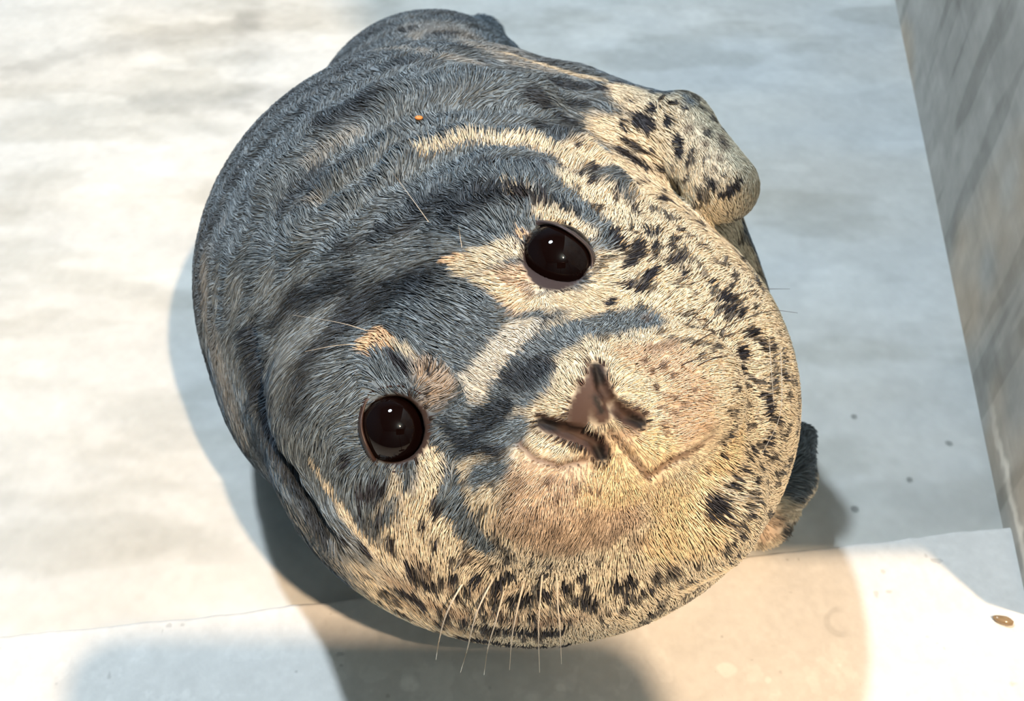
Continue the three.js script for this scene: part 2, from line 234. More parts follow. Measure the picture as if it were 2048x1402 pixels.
// coat markings, with some chin shade among the browns: tone, edge softness (mm), strength, strokes (radius, then points along the marking, all in mm)
const COAT = [
["slate",4,1,[[31.7,-83.8,252.8,-411.3,-58.1,262.9,-426.7,-37.7,269.8,-442.3],[27.3,-109.0,230.0,-379.6,-91.1,241.2,-324.8,-81.6,220.0,-299.2],[39.4,-148.6,207.4,-407.4,-137.6,239.1,-444.9,-103.7,267.9,-469.1,-61.3,280.4,-496.3],[21.1,-41.3,271.9,-360.9,-33.0,263.6,-324.5],[15.0,-93.9,190.7,-289.9,-102.9,209.8,-306.3],[19.8,-34.0,275.9,-493.3,-6.7,273.3,-501.3],[23.1,-64.3,179.1,-704.5,-96.9,175.5,-691.0]]],
["grey",9,0.55,[[8.5,-175.2,198.7,-446.7,-172.5,179.9,-417.2,-162.0,155.6,-385.5,-143.3,130.7,-354.4,-108.5,162.9,-295.5,-83.4,160.4,-271.0],[10.9,-71.8,178.6,-705.3,-34.9,175.4,-703.7,-4.2,256.2,-563.2],[8.9,-78.8,179.1,-271.6,-53.7,177.2,-256.3]]],
["slate",3,1,[[7.8,-42.3,267.6,-427.3,-16.2,280.6,-427.8,9.1,280.3,-428.2,22.1,273.6,-429.3],[4.6,-39.2,267.3,-414.5,-16.0,276.9,-409.5,4.0,278.1,-410.0,26.8,269.4,-410.3,42.1,264.3,-408.4,47.5,264.7,-391.8],[7.8,-0.9,267.4,-311.1,19.3,273.8,-318.9,45.5,267.5,-337.9,62.6,262.0,-343.7],[9.4,-21.4,246.6,-297.3,-5.4,258.3,-301.1,10.2,267.2,-304.1],[7.7,-28.3,237.0,-290.2,-16.7,244.3,-290.5,1.3,253.5,-286.7],[7.8,-28.3,227.2,-277.6,-20.2,218.1,-262.0,-13.3,214.8,-254.8],[5.6,-14.3,239.5,-273.5,-3.1,247.7,-270.6],[7.9,-10.1,261.8,-550.1,22.6,254.9,-545.0,43.1,252.0,-536.8],[8.1,-6.7,273.3,-501.3,15.7,266.5,-501.3,30.1,258.0,-505.5],[7.2,9.8,269.8,-479.5,-6.5,271.2,-479.8,-28.1,273.1,-475.3]]],
["cream",4,1,[[11.7,33.8,265.7,-459.2,57.4,247.2,-472.9,84.6,237.6,-454.6],[8.9,30.2,266.9,-435.8,45.9,260.6,-429.3,60.8,258.8,-416.1],[11.1,50.4,249.4,-502.9,70.7,246.2,-502.4,89.7,242.8,-486.7],[11.2,63.9,250.5,-536.4,84.6,256.9,-509.3,105.5,256.6,-491.7,119.7,252.8,-466.2],[10.7,73.2,250.8,-432.3,93.8,245.1,-419.2,107.7,240.5,-398.0]]],
["slate",3,1,[[5.5,143.3,179.2,-496.3,154.3,155.8,-493.5,163.5,138.7,-479.3]]],
["cream",2,1,[[2.4,-48.4,274.0,-451.4,-19.5,276.7,-459.1,9.6,272.8,-460.9,28.3,267.2,-457.5],[1.5,-3.5,280.7,-415.2,6.5,278.5,-412.5,15.3,275.1,-411.5]]],
["dark",6,0.85,[[11.7,-74.8,249.9,-364.9,-38.9,272.8,-361.7],[8.8,-103.5,234.7,-382.3,-81.7,247.7,-384.0],[5.5,-31.1,269.3,-404.9,-6.0,278.6,-409.4],[6.8,-101.2,232.6,-319.4,-92.4,244.7,-340.4,-78.7,248.8,-352.8],[5.8,-121.2,220.1,-381.5,-110.0,233.0,-390.8],[6.1,-47.2,264.4,-417.6,-16.0,277.9,-412.1],[4.1,-85.9,250.0,-403.1,-46.7,263.1,-407.9],[5.6,-104.2,271.4,-477.4,-72.0,279.8,-492.6],[4.3,-86.0,267.5,-453.0,-106.7,256.0,-434.4],[3.9,-103.5,258.3,-455.7,-125.1,242.5,-437.3]]],
["dark",2.5,0.9,[[3.5,-140.7,201.1,-393.0,-132.6,186.8,-361.1,-114.2,184.7,-316.0,-93.9,172.3,-285.4],[5.8,1.3,265.0,-305.9,14.7,271.1,-309.6],[5.4,-14.5,247.6,-293.7,-3.1,255.5,-296.2],[3.4,-28.3,243.1,-297.0,-21.3,239.7,-288.3,-5.3,248.3,-278.1],[2.8,-6.0,278.6,-409.4,16.6,274.7,-411.9,31.9,267.2,-410.8],[2.1,6.6,280.5,-433.7,-16.4,280.0,-434.3],[3.9,19.3,258.1,-535.8,49.1,251.2,-537.4],[4.3,7.6,271.4,-506.1,15.7,267.0,-502.3],[2.7,30.4,257.9,-514.4,39.4,253.7,-519.4],[2.6,24.2,260.6,-497.2,31.4,257.3,-498.8],[2.8,12.6,268.6,-481.0,21.0,263.7,-484.5],[2.7,-56.5,180.7,-695.9,-43.9,178.1,-700.9],[2.0,-31.7,171.0,-719.9,-24.2,167.8,-721.6],[2.3,-83.0,177.2,-704.2,-71.8,178.6,-705.3],[1.6,-37.4,258.9,-566.9,-28.3,259.2,-564.9]]],
["grey",2.5,0.75,[[4.9,-71.1,180.6,-694.7,-28.9,253.3,-578.7,-4.2,260.3,-551.3,19.7,254.2,-550.9],[3.1,-81.7,247.9,-580.2,-48.5,264.1,-551.9,-21.5,266.6,-538.5],[2.0,-109.2,258.9,-459.1,-82.4,269.1,-473.9],[1.9,-123.6,240.5,-423.9,-101.1,257.3,-433.0]]],
["cream",1.5,0.8,[[1.6,-7.3,255.9,-565.6,31.8,251.1,-552.2,52.9,248.2,-549.4]]],
["white",2.5,1,[[6.1,-15.6,258.9,-307.3,-8.8,267.2,-315.1,5.9,274.4,-326.7],[2.3,4.8,274.7,-328.6,11.6,275.1,-331.2]]],
["tan",3,1,[[18.5,19.5,250.1,-401.1,25.9,247.6,-398.2],[6.6,5.0,273.9,-363.9,-3.3,276.0,-355.4,4.8,275.8,-344.4],[16.8,-58.7,211.2,-317.2,-56.2,209.8,-315.2]]],
["tan",4,0.6,[[5.5,-37.7,249.4,-309.4,-33.0,253.9,-311.7,-40.1,254.6,-317.1]]],
["cream",2.5,0.9,[[6.7,1.5,271.5,-381.4,-10.5,274.9,-371.3,-18.8,276.0,-366.8],[4.2,-10.3,276.3,-356.7,6.0,275.7,-342.9,22.3,273.0,-347.1],[5.8,29.6,270.6,-350.9,44.6,265.0,-362.6,51.5,263.8,-375.4],[3.5,39.0,265.8,-397.7,29.2,268.0,-406.3,14.0,273.2,-404.4],[5.6,-37.2,232.6,-289.0,-38.9,224.1,-279.6,-44.9,215.7,-274.1],[7.1,-44.9,215.7,-274.1,-38.2,199.7,-259.7,-28.9,195.2,-254.4],[3.4,-82.8,196.6,-283.4,-72.8,191.3,-272.7,-55.6,185.2,-260.0]]],
["brown",1,1,[[17.0,22.6,248.8,-400.3],[16.3,-57.5,211.4,-317.7]]],
["buff",1.5,1,[[3.4,-26.8,274.6,-371.2],[2.4,-23.0,274.7,-373.2],[4.8,-66.2,251.6,-337.7,-61.4,255.2,-340.3,-57.4,255.5,-334.4],[2.5,5.2,271.4,-391.9]]],
["cream",1.5,0.8,[[1.9,-53.5,256.3,-330.7,-46.1,257.5,-325.1],[1.5,-96.0,213.0,-302.6,-89.1,202.2,-292.6],[1.7,-87.4,203.0,-291.8,-79.4,196.8,-280.7]]],
["tan",4,0.9,[[13.7,12.1,249.3,-263.1,31.9,245.5,-265.6,52.1,245.4,-273.5],[13.6,61.1,251.3,-282.8,79.7,254.2,-294.4,84.4,263.0,-307.4],[9.1,52.9,269.3,-313.9,69.1,266.4,-316.2],[11.2,7.8,237.2,-250.4,27.6,230.8,-249.2,48.7,220.6,-260.5]]],
["cream",3,0.85,[[3.8,13.4,260.2,-290.0,21.1,267.9,-295.1,36.7,274.5,-309.0],[5.8,46.7,271.9,-307.4,55.5,264.6,-297.7,61.3,257.4,-292.1],[4.8,12.3,254.3,-278.0,25.4,253.0,-274.9],[4.6,85.2,265.5,-317.0,94.1,258.7,-308.0,94.4,245.7,-295.1],[5.0,70.4,241.6,-276.1,85.5,236.1,-285.2],[2.1,-14.7,205.2,-253.9,12.6,210.8,-244.4,33.1,208.5,-249.4]]],
["honey",4,0.9,[[9.4,45.4,246.7,-273.9,54.4,241.8,-270.6,63.4,248.2,-279.6],[10.5,71.4,225.8,-267.7,86.2,210.6,-261.2,70.7,204.5,-259.5],[5.2,107.9,227.2,-305.7,101.7,226.9,-294.4,85.9,227.1,-277.6],[5.6,34.1,241.4,-261.8,50.2,235.2,-265.7]]],
["brown",1.3,1,[[4.2,15.0,258.8,-286.6,22.1,259.1,-283.2,30.8,257.8,-280.4,36.8,254.8,-278.7,39.1,250.7,-276.2],[4.2,37.2,273.9,-304.4,39.5,271.4,-296.6,43.9,267.0,-290.9,50.1,261.5,-288.4,55.6,257.8,-288.2],[6.6,32.2,268.6,-291.3],[5.7,38.3,265.6,-287.5],[5.3,29.6,264.3,-286.4],[2.6,34.1,272.1,-297.4,36.4,273.8,-303.1]]],
["black",0.9,1,[[2.2,13.4,258.5,-287.1,22.1,259.1,-283.2,30.8,257.8,-280.4,36.8,254.8,-278.7,39.8,248.9,-274.8],[2.2,37.2,274.1,-305.4,39.5,271.4,-296.6,43.9,267.0,-290.9,50.1,261.5,-288.4,57.5,256.6,-288.0],[1.1,36.2,269.6,-292.5,39.0,265.9,-287.9]]],
["seam",0.8,0.85,[[1.3,43.4,258.3,-282.6,52.5,248.2,-276.4,60.5,240.6,-270.6],[1.3,60.5,240.6,-270.6,70.4,242.8,-277.4,81.5,239.8,-284.1,91.2,241.3,-291.3],[1.2,3.5,252.7,-279.6,10.5,252.5,-271.8,20.9,251.4,-269.4,31.5,250.0,-273.0]]],
["umber",3,0.6,[[3.5,19.8,234.0,-248.3],[3.1,34.2,232.9,-254.3],[3.4,25.5,224.8,-246.5],[3.8,57.3,205.1,-260.8],[3.1,8.9,239.1,-251.5],[2.3,46.8,214.6,-258.9],[2.2,14.5,222.3,-244.2],[3.1,-3.1,240.7,-258.4,3.5,247.9,-264.0],[2.3,62.8,266.5,-322.1,72.1,266.9,-324.7],[1.9,62.7,261.7,-344.6]]],
["umber",1.0,0.85,[[0.9,65.3,257.7,-295.7],[0.9,71.5,255.5,-294.5],[0.9,71.5,259.6,-299.9],[0.9,76.2,257.7,-297.4],[1.1,66.8,253.4,-289.5],[1.1,67.2,251.2,-286.4],[1.4,27.6,245.6,-261.9],[1.1,34.1,242.5,-263.4],[1.1,38.1,240.1,-264.4],[1.3,19.7,245.2,-257.5],[1.5,16.7,249.4,-263.5],[1.4,63.5,262.7,-303.4],[1.4,67.1,265.5,-312.6],[1.5,91.9,249.2,-354.4],[1.4,59.0,266.9,-314.7],[0.9,79.7,261.6,-302.9],[0.9,83.0,258.5,-299.6],[1.1,61.9,265.4,-309.8],[1.1,70.9,264.2,-307.9]]],
["dun",3.5,0.8,[[3.5,-5.3,232.3,-253.4,7.8,232.9,-247.9],[2.9,14.4,228.5,-245.6,27.9,220.1,-246.7],[2.7,34.5,226.8,-251.6,44.8,209.0,-256.9],[4.2,-39.5,166.7,-248.6,-22.6,163.6,-243.6],[3.7,-9.3,171.1,-242.4,1.4,164.5,-240.5],[3.2,13.4,162.6,-240.2,25.4,164.9,-241.1],[2.4,-17.3,184.4,-247.2,-3.3,183.6,-245.0],[2.5,-61.5,172.4,-258.9,-48.8,176.5,-254.0],[3.0,33.7,166.1,-242.4],[2.4,-28.0,181.7,-248.6],[2.1,3.7,189.0,-246.1],[2.2,20.1,183.9,-244.9]]],  // muzzle pad mottle, then chin blotches that paint in part of its shade
["umber",3,0.5,[[3.0,-54.9,159.0,-253.9,-35.5,149.5,-246.6,-15.8,144.3,-242.5],[2.5,13.4,164.8,-240.4,30.1,166.9,-241.9],[2.9,-47.9,193.9,-260.4,-40.9,188.8,-255.3],[1.9,-19.4,200.1,-254.2,-5.5,199.7,-249.3],[1.9,3.8,174.4,-242.1,18.0,172.4,-241.8],[2.9,-29.2,184.4,-249.8],[2.5,42.1,167.7,-244.1]]],  // brown mottle low on the face, partly shade painted into the coat
["spot",1.2,1,[[1.4,-38.4,192.4,-255.9],[1.7,-20.9,185.1,-248.1],[1.7,8.6,169.0,-240.9],[1.7,-11.7,166.7,-242.1],[2.0,-38.1,147.5,-247.6],[1.5,20.3,175.8,-242.6],[1.4,35.3,186.2,-247.6],[1.5,-46.1,181.0,-254.3],[2.3,49.8,263.7,-399.9,53.0,263.7,-387.6],[2.3,62.2,261.1,-394.4,58.2,262.4,-385.7,54.4,263.2,-378.0],[1.5,70.2,258.6,-395.2,70.9,258.7,-387.7],[2.5,67.1,259.7,-376.3,63.5,260.2,-368.7],[2.7,55.6,262.1,-365.3],[2.0,60.5,260.6,-364.0],[2.0,75.8,256.9,-385.2,84.6,253.3,-391.2],[1.8,84.7,253.3,-379.7],[1.5,82.4,254.4,-383.2],[1.8,74.3,255.6,-409.4,68.9,258.2,-403.8],[1.6,85.6,249.3,-418.6],[1.6,90.0,248.1,-414.2],[1.8,82.8,252.7,-406.6],[1.5,79.9,254.9,-397.1],[1.6,97.7,244.7,-411.0],[2.6,99.3,246.2,-380.9],[2.8,104.8,242.6,-374.6,108.2,240.6,-377.5],[2.0,105.6,241.5,-367.9,114.3,235.8,-370.3],[2.6,120.2,230.4,-364.0,117.7,231.8,-360.1],[3.0,113.2,232.6,-348.6,111.4,233.9,-346.0],[1.6,124.3,225.9,-359.2],[2.7,111.9,232.9,-337.5],[1.4,99.8,233.2,-443.7],[1.7,95.5,232.9,-450.0],[2.0,83.3,236.1,-460.4,86.3,235.2,-458.2],[2.1,46.5,264.8,-353.6,43.4,266.1,-350.8],[1.5,49.2,263.8,-365.3],[2.3,124.6,215.8,-332.3,125.3,212.7,-328.1],[1.8,122.3,218.8,-333.4],[1.5,126.5,209.9,-325.8],[1.5,127.3,205.0,-320.5,125.0,204.2,-315.6],[1.5,122.4,203.9,-309.5],[1.7,118.9,206.5,-300.4],[1.7,114.9,212.9,-305.3],[1.7,111.7,216.1,-297.9],[1.9,106.7,219.7,-289.5],[1.9,101.5,222.0,-284.8],[2.1,99.3,221.2,-279.6],[3.8,91.2,219.5,-270.9,93.8,218.0,-270.0],[2.3,89.5,216.7,-267.1],[1.5,113.3,212.8,-287.0],[1.2,113.6,210.1,-278.8],[1.7,108.1,211.3,-271.2],[1.4,105.2,210.1,-267.1],[1.4,103.6,207.1,-263.3],[1.4,96.8,203.3,-258.1],[1.4,100.3,204.6,-260.0],[1.2,97.6,233.9,-293.7],[1.2,97.0,228.7,-290.4],[1.2,97.9,239.3,-295.3],[0.9,88.6,229.0,-282.1],[2.4,48.9,183.7,-249.7,55.6,184.1,-251.8],[2.7,38.4,174.8,-244.7,31.8,179.2,-244.7],[2.7,55.1,174.1,-248.7],[2.4,32.3,192.3,-248.7],[2.1,24.9,187.8,-246.4],[2.2,15.4,184.2,-244.7,1.4,180.9,-243.9],[1.9,-7.1,180.1,-244.3],[2.1,-26.4,189.9,-251.3],[2.1,-14.7,191.1,-249.3],[2.1,-0.7,196.4,-247.7,-7.0,188.4,-247.1],[1.9,15.1,199.6,-246.0],[2.0,-2.9,167.8,-241.2],[1.7,-7.1,170.7,-242.1],[1.9,-15.9,175.5,-244.3],[2.1,-29.9,131.5,-248.1,-12.3,135.5,-243.5,6.4,125.0,-245.0,28.6,124.5,-246.3],[2.3,-16.3,156.3,-242.0,10.4,153.8,-239.8,25.0,154.4,-240.6],[1.7,67.8,181.4,-253.3],[1.5,74.9,186.9,-253.9],[2.0,65.2,175.8,-252.1],[2.0,84.8,177.7,-254.2],[1.0,67.7,136.5,-253.1],[1.6,-41.0,209.8,-267.6],[1.9,-35.7,204.8,-262.0],[1.9,-34.7,219.7,-273.5,-32.4,216.6,-269.8],[1.9,-57.2,193.8,-264.7],[1.9,-49.5,186.7,-257.8,-38.6,180.5,-251.4],[2.2,-56.2,168.2,-255.5,-48.3,167.8,-252.0],[2.2,-45.1,164.1,-250.2],[1.7,-35.5,180.4,-250.4],[2.1,-57.2,143.9,-255.6],[1.7,-26.7,179.0,-247.5],[1.5,-32.5,170.3,-247.0],[2.1,-70.2,145.0,-262.5],[1.8,-63.8,162.5,-258.6],[1.7,-22.8,158.9,-243.3],[1.2,-30.6,163.9,-245.6],[2.3,-53.4,252.7,-325.2,-49.2,252.5,-321.1],[1.6,-39.1,255.3,-317.4],[2.2,-77.2,218.6,-296.1],[2.4,-73.4,210.3,-286.7,-60.1,216.2,-282.8],[2.4,-72.2,203.0,-279.6],[2.2,-61.6,204.9,-274.1],[2.5,-73.2,185.1,-270.0],[2.3,-84.7,181.0,-276.9],[1.7,-56.7,198.0,-266.8],[1.2,-40.1,248.6,-310.0],[3.9,69.6,250.5,-512.5,75.6,249.8,-507.0],[3.3,78.8,254.1,-516.0],[2.3,86.7,255.4,-502.9],[3.2,91.3,251.1,-492.3,93.1,247.1,-485.0],[3.1,120.6,246.5,-455.3,118.8,245.1,-454.1],[2.3,110.3,246.5,-458.2],[1.7,114.0,244.6,-454.6],[1.7,123.7,249.5,-459.3],[2.1,90.2,260.4,-512.4],[1.5,96.8,260.8,-507.4],[3.0,61.4,248.7,-508.3],[2.2,62.1,246.3,-550.4],[1.5,67.5,251.9,-525.4],[3.4,50.4,250.9,-538.8],[1.7,34.4,265.2,-467.3],[1.5,61.0,245.7,-499.0,71.1,241.7,-494.6],[1.7,56.3,245.7,-490.9,68.7,239.7,-487.2,77.3,234.7,-485.3],[1.5,82.9,233.5,-488.5,94.3,229.7,-477.3],[2.2,66.4,245.2,-461.3],[2.5,80.7,238.3,-458.8,81.6,241.0,-450.1],[3.0,40.3,264.6,-449.1],[2.1,41.9,262.5,-440.0],[2.4,18.1,274.2,-439.2],[1.9,25.1,266.5,-448.2],[2.0,1.5,279.0,-411.2,15.8,275.2,-412.5],[0.8,139.7,210.9,-368.8,137.9,208.3,-350.9],[0.8,131.6,220.3,-367.6,129.4,213.1,-337.4],[1.0,104.1,196.7,-258.8,99.5,194.2,-256.2]]],
["umber",1.5,0.7,[[2.6,99.1,256.5,-494.9],[2.0,107.0,254.9,-482.9],[2.3,116.6,254.8,-488.7,117.9,254.4,-480.5],[1.7,114.8,253.7,-472.3],[1.4,110.8,251.0,-465.9],[2.9,76.9,233.0,-565.0],[1.2,107.0,257.1,-495.1],[1.4,100.5,251.5,-480.5],[1.4,-0.9,275.6,-357.4],[1.2,8.4,275.3,-348.1]]],
["slate",3,1,[[13.5,195.3,58.5,-431.7,189.6,59.3,-411.0,180.6,59.1,-387.9]]],
["tan",4,0.9,[[8.6,174.1,40.2,-384.9,159.2,47.1,-358.5]]],
["dark",2,0.9,[[5.3,175.1,40.6,-361.6,181.0,32.2,-358.1]]],
["spot",1,0.9,[[1.2,73.4,251.7,-429.0,75.4,249.4,-434.2],[1.2,99.4,250.4,-479.7,100.8,251.9,-480.9],[1.1,97.9,247.3,-477.3,98.6,248.3,-477.5],[1.4,76.1,239.9,-493.6,76.9,240.5,-494.6],[1.2,89.8,238.2,-484.7,90.2,239.5,-484.4],[0.8,40.2,264.4,-465.0,40.8,264.8,-465.8],[1.1,101.3,234.3,-439.0,105.2,226.3,-450.3],[1.4,84.1,232.5,-487.9,85.4,234.1,-488.6],[0.8,97.5,240.8,-471.4,98.2,242.1,-471.2],[1.1,35.2,263.5,-445.2,35.8,263.6,-445.9],[0.9,53.9,263.9,-443.9,54.8,263.6,-446.3],[0.7,63.1,255.9,-426.7,64.8,255.0,-430.4],[0.9,81.9,249.5,-424.4,84.0,247.1,-429.7],[1.4,76.4,239.9,-493.7,77.2,240.5,-494.7],[0.9,42.8,263.1,-415.9,44.3,262.2,-419.2],[1.2,54.5,260.8,-433.4,55.1,261.0,-434.3],[0.7,85.4,247.6,-425.7,87.6,244.9,-431.2],[1.3,53.6,259.4,-429.1,54.4,259.5,-430.5],[0.8,72.6,238.4,-473.2,73.5,237.1,-476.1],[0.7,39.9,263.6,-419.5,40.5,263.2,-421.1],[1.1,103.6,237.3,-458.6,104.0,238.8,-458.7],[1.4,95.3,224.9,-478.5,95.3,227.5,-476.4],[1.1,32.3,266.7,-428.7,33.0,266.0,-430.6],[1.0,101.9,229.9,-460.3,102.2,231.4,-459.8],[0.9,59.2,261.2,-402.5,60.8,260.4,-405.9],[0.9,63.5,256.1,-425.0,64.5,255.3,-427.4],[1.1,40.6,262.7,-441.0,42.0,263.3,-443.1],[1.3,68.4,243.0,-465.9,69.6,241.3,-469.5],[1.2,96.4,236.6,-471.9,97.1,239.3,-471.4],[0.9,76.4,250.5,-429.1,78.1,248.4,-433.7],[1.3,62.9,257.2,-421.2,63.9,256.3,-423.6],[0.9,77.7,243.6,-448.4,79.4,241.0,-453.4],[1.3,81.7,234.9,-466.3,83.9,230.7,-473.6],[0.9,100.1,244.0,-362.0,101.7,243.5,-364.8],[1.3,123.4,226.7,-359.2,125.6,225.3,-362.6],[1.3,109.6,239.6,-375.4,111.4,238.5,-378.4],[0.7,106.0,240.3,-361.6,107.7,239.7,-364.2],[1.1,123.4,229.3,-380.6,124.7,228.2,-383.0],[0.8,122.3,230.0,-375.2,123.1,229.4,-376.7],[1.0,104.6,241.6,-363.8,106.0,241.0,-366.3],[0.7,87.0,251.6,-369.1,87.6,251.4,-369.9],[1.0,103.7,242.6,-401.7,104.5,241.9,-403.6],[1.2,102.1,243.3,-365.2,102.8,243.1,-366.8],[0.7,85.6,252.6,-373.5,86.6,252.3,-375.2],[0.8,130.7,220.3,-406.5,133.6,215.3,-413.4],[1.2,113.7,236.7,-394.2,115.9,234.6,-398.6],[0.7,101.6,243.3,-349.5,102.9,241.7,-352.2],[1.0,113.2,237.0,-375.0,115.5,235.6,-378.7],[0.9,94.0,261.0,-328.5,94.7,260.2,-329.8],[1.0,123.3,222.0,-425.9,143.8,157.9,-492.8],[0.9,109.1,239.2,-401.5,111.6,236.7,-406.4],[1.3,129.7,220.9,-360.7,130.9,220.1,-362.4],[1.0,109.7,239.8,-384.5,112.0,238.2,-388.5],[0.9,98.7,246.1,-373.8,100.0,245.5,-376.0],[0.9,94.6,252.5,-343.8,96.1,248.8,-348.0],[0.7,89.9,264.0,-323.0,90.6,263.6,-324.2],[0.8,84.3,265.8,-317.7,85.4,265.6,-319.3],[1.1,115.6,235.2,-373.2,116.4,234.7,-374.7],[1.0,98.7,245.7,-369.4,99.7,245.3,-371.1],[0.6,10.2,190.2,-245.9,10.7,188.0,-245.6],[0.9,-20.5,180.7,-246.6,-20.1,178.2,-245.8],[1.1,-61.1,122.4,-261.1,-60.6,121.6,-259.8],[0.8,34.8,180.5,-245.6,35.4,178.8,-245.2],[0.6,66.8,188.3,-254.5,67.7,185.5,-253.9],[1.1,67.8,150.2,-251.1,68.7,146.8,-251.8],[0.9,75.1,192.2,-254.7,75.7,190.1,-254.3],[0.6,-9.0,199.1,-250.3,-8.5,196.9,-249.8],[0.6,-24.6,154.0,-243.6,-24.3,150.1,-243.7],[0.7,52.8,119.3,-252.8,53.2,118.6,-251.2],[1.0,65.5,186.9,-254.2,66.4,183.8,-253.6],[1.0,-38.0,184.0,-252.4,-37.6,183.0,-251.9],[0.6,2.9,205.5,-246.6,3.2,203.9,-246.7],[1.0,-2.0,210.0,-247.9,-1.6,207.3,-247.9],[1.0,70.5,191.8,-255.2,70.8,190.6,-254.8],[1.1,14.7,150.1,-240.0,14.9,148.2,-240.1],[1.0,-36.2,164.3,-247.2,-35.9,160.4,-246.8],[1.0,32.7,192.9,-248.9,33.0,191.4,-248.6],[1.0,17.2,211.7,-244.4,17.6,208.6,-244.8],[1.0,-32.3,159.5,-245.7,-32.1,158.1,-245.5],[1.1,-44.0,189.8,-256.8,-43.8,188.8,-256.3],[1.0,12.5,192.7,-246.1,12.7,191.4,-246.0],[0.7,-50.0,186.2,-257.8,-49.6,184.4,-256.9],[0.8,-44.5,118.8,-253.3,-44.0,117.9,-251.6],[1.0,33.4,187.4,-247.7,33.9,185.8,-247.2],[1.0,-6.5,186.7,-246.5,-5.8,184.8,-245.7],[1.0,60.9,174.8,-250.7,61.6,172.3,-250.4],[0.6,26.6,165.5,-241.3,26.8,164.2,-241.2],[1.0,-27.6,198.6,-255.8,-27.2,197.5,-255.1],[0.9,-59.8,161.0,-256.4,-59.6,157.9,-256.1],[0.8,10.0,214.8,-244.2,10.3,212.7,-244.3],[0.8,-1.2,155.2,-240.2,-1.0,153.0,-240.2],[0.6,-33.9,185.8,-251.7,-33.4,184.2,-251.0],[1.0,79.0,173.9,-254.1,80.0,169.7,-254.7],[0.8,11.7,149.6,-240.0,12.6,144.9,-240.4],[0.6,41.9,162.3,-243.5,42.3,160.3,-243.4],[0.8,-23.4,197.9,-254.4,-22.7,196.1,-253.3],[1.0,-12.0,181.8,-245.5,-11.3,179.7,-244.7],[1.0,-33.5,188.1,-252.5,-32.9,186.1,-251.5],[1.1,5.7,145.5,-240.4,5.9,143.3,-240.6],[1.0,115.0,228.3,-336.9,117.6,225.6,-338.1],[0.9,108.4,244.3,-319.6,114.3,228.2,-331.3],[0.9,138.0,208.5,-351.7,139.1,207.2,-352.4],[0.6,96.1,250.9,-300.0,97.2,249.9,-300.2],[0.8,96.7,212.8,-264.9,97.9,212.2,-264.8],[1.0,119.9,222.9,-337.4,120.8,222.2,-337.7],[0.7,136.3,184.7,-316.0,138.0,182.1,-317.2],[1.0,118.5,209.1,-309.4,120.2,207.4,-310.4],[1.2,130.8,164.8,-299.4,133.5,159.0,-302.3],[1.0,102.0,252.7,-311.0,102.9,251.7,-311.4],[0.8,131.1,205.7,-328.4,132.1,204.6,-328.8],[0.6,98.2,236.9,-295.0,99.5,235.4,-295.8],[0.9,127.2,218.6,-344.3,128.5,217.4,-344.9],[0.9,98.7,237.4,-295.5,101.0,234.0,-297.1],[1.0,135.3,181.9,-312.4,137.8,178.0,-314.4],[1.1,131.4,186.6,-309.3,134.2,182.8,-311.2],[0.6,104.4,216.7,-275.7,105.2,216.2,-275.7],[0.6,99.9,247.9,-301.7,101.1,246.5,-302.1],[0.7,128.4,195.9,-312.1,129.5,194.5,-312.7],[0.7,107.1,213.6,-273.5,108.7,212.4,-273.7],[1.0,114.5,217.8,-314.9,115.5,216.4,-315.6],[0.8,132.5,180.0,-307.1,135.0,176.1,-309.0],[0.7,125.9,204.0,-317.0,128.3,201.5,-317.8],[0.9,105.7,212.2,-269.8,107.0,211.3,-270.1],[1.2,135.2,152.9,-304.6,164.8,52.8,-364.8],[1.2,98.8,218.9,-274.3,99.5,218.5,-274.2],[1.0,66.9,241.8,-492.2,68.5,242.3,-494.6],[1.0,79.1,251.2,-506.1,80.0,252.2,-507.0],[1.5,113.6,255.1,-504.2,114.7,254.1,-507.4],[0.8,114.7,250.2,-460.6,115.6,250.8,-461.5],[0.8,116.3,254.9,-483.8,117.4,254.6,-485.4],[0.9,107.6,246.4,-460.8,108.8,247.9,-461.5],[1.0,105.7,246.4,-463.6,107.0,248.0,-464.4],[1.0,65.3,243.6,-495.8,66.2,243.8,-496.8],[1.1,86.3,257.6,-519.8,87.3,257.4,-522.0],[1.4,108.7,256.3,-489.4,110.3,256.4,-491.9],[1.0,106.6,251.7,-473.0,108.0,252.7,-474.3],[0.8,101.1,249.2,-475.2,101.6,250.0,-475.9]]]
];
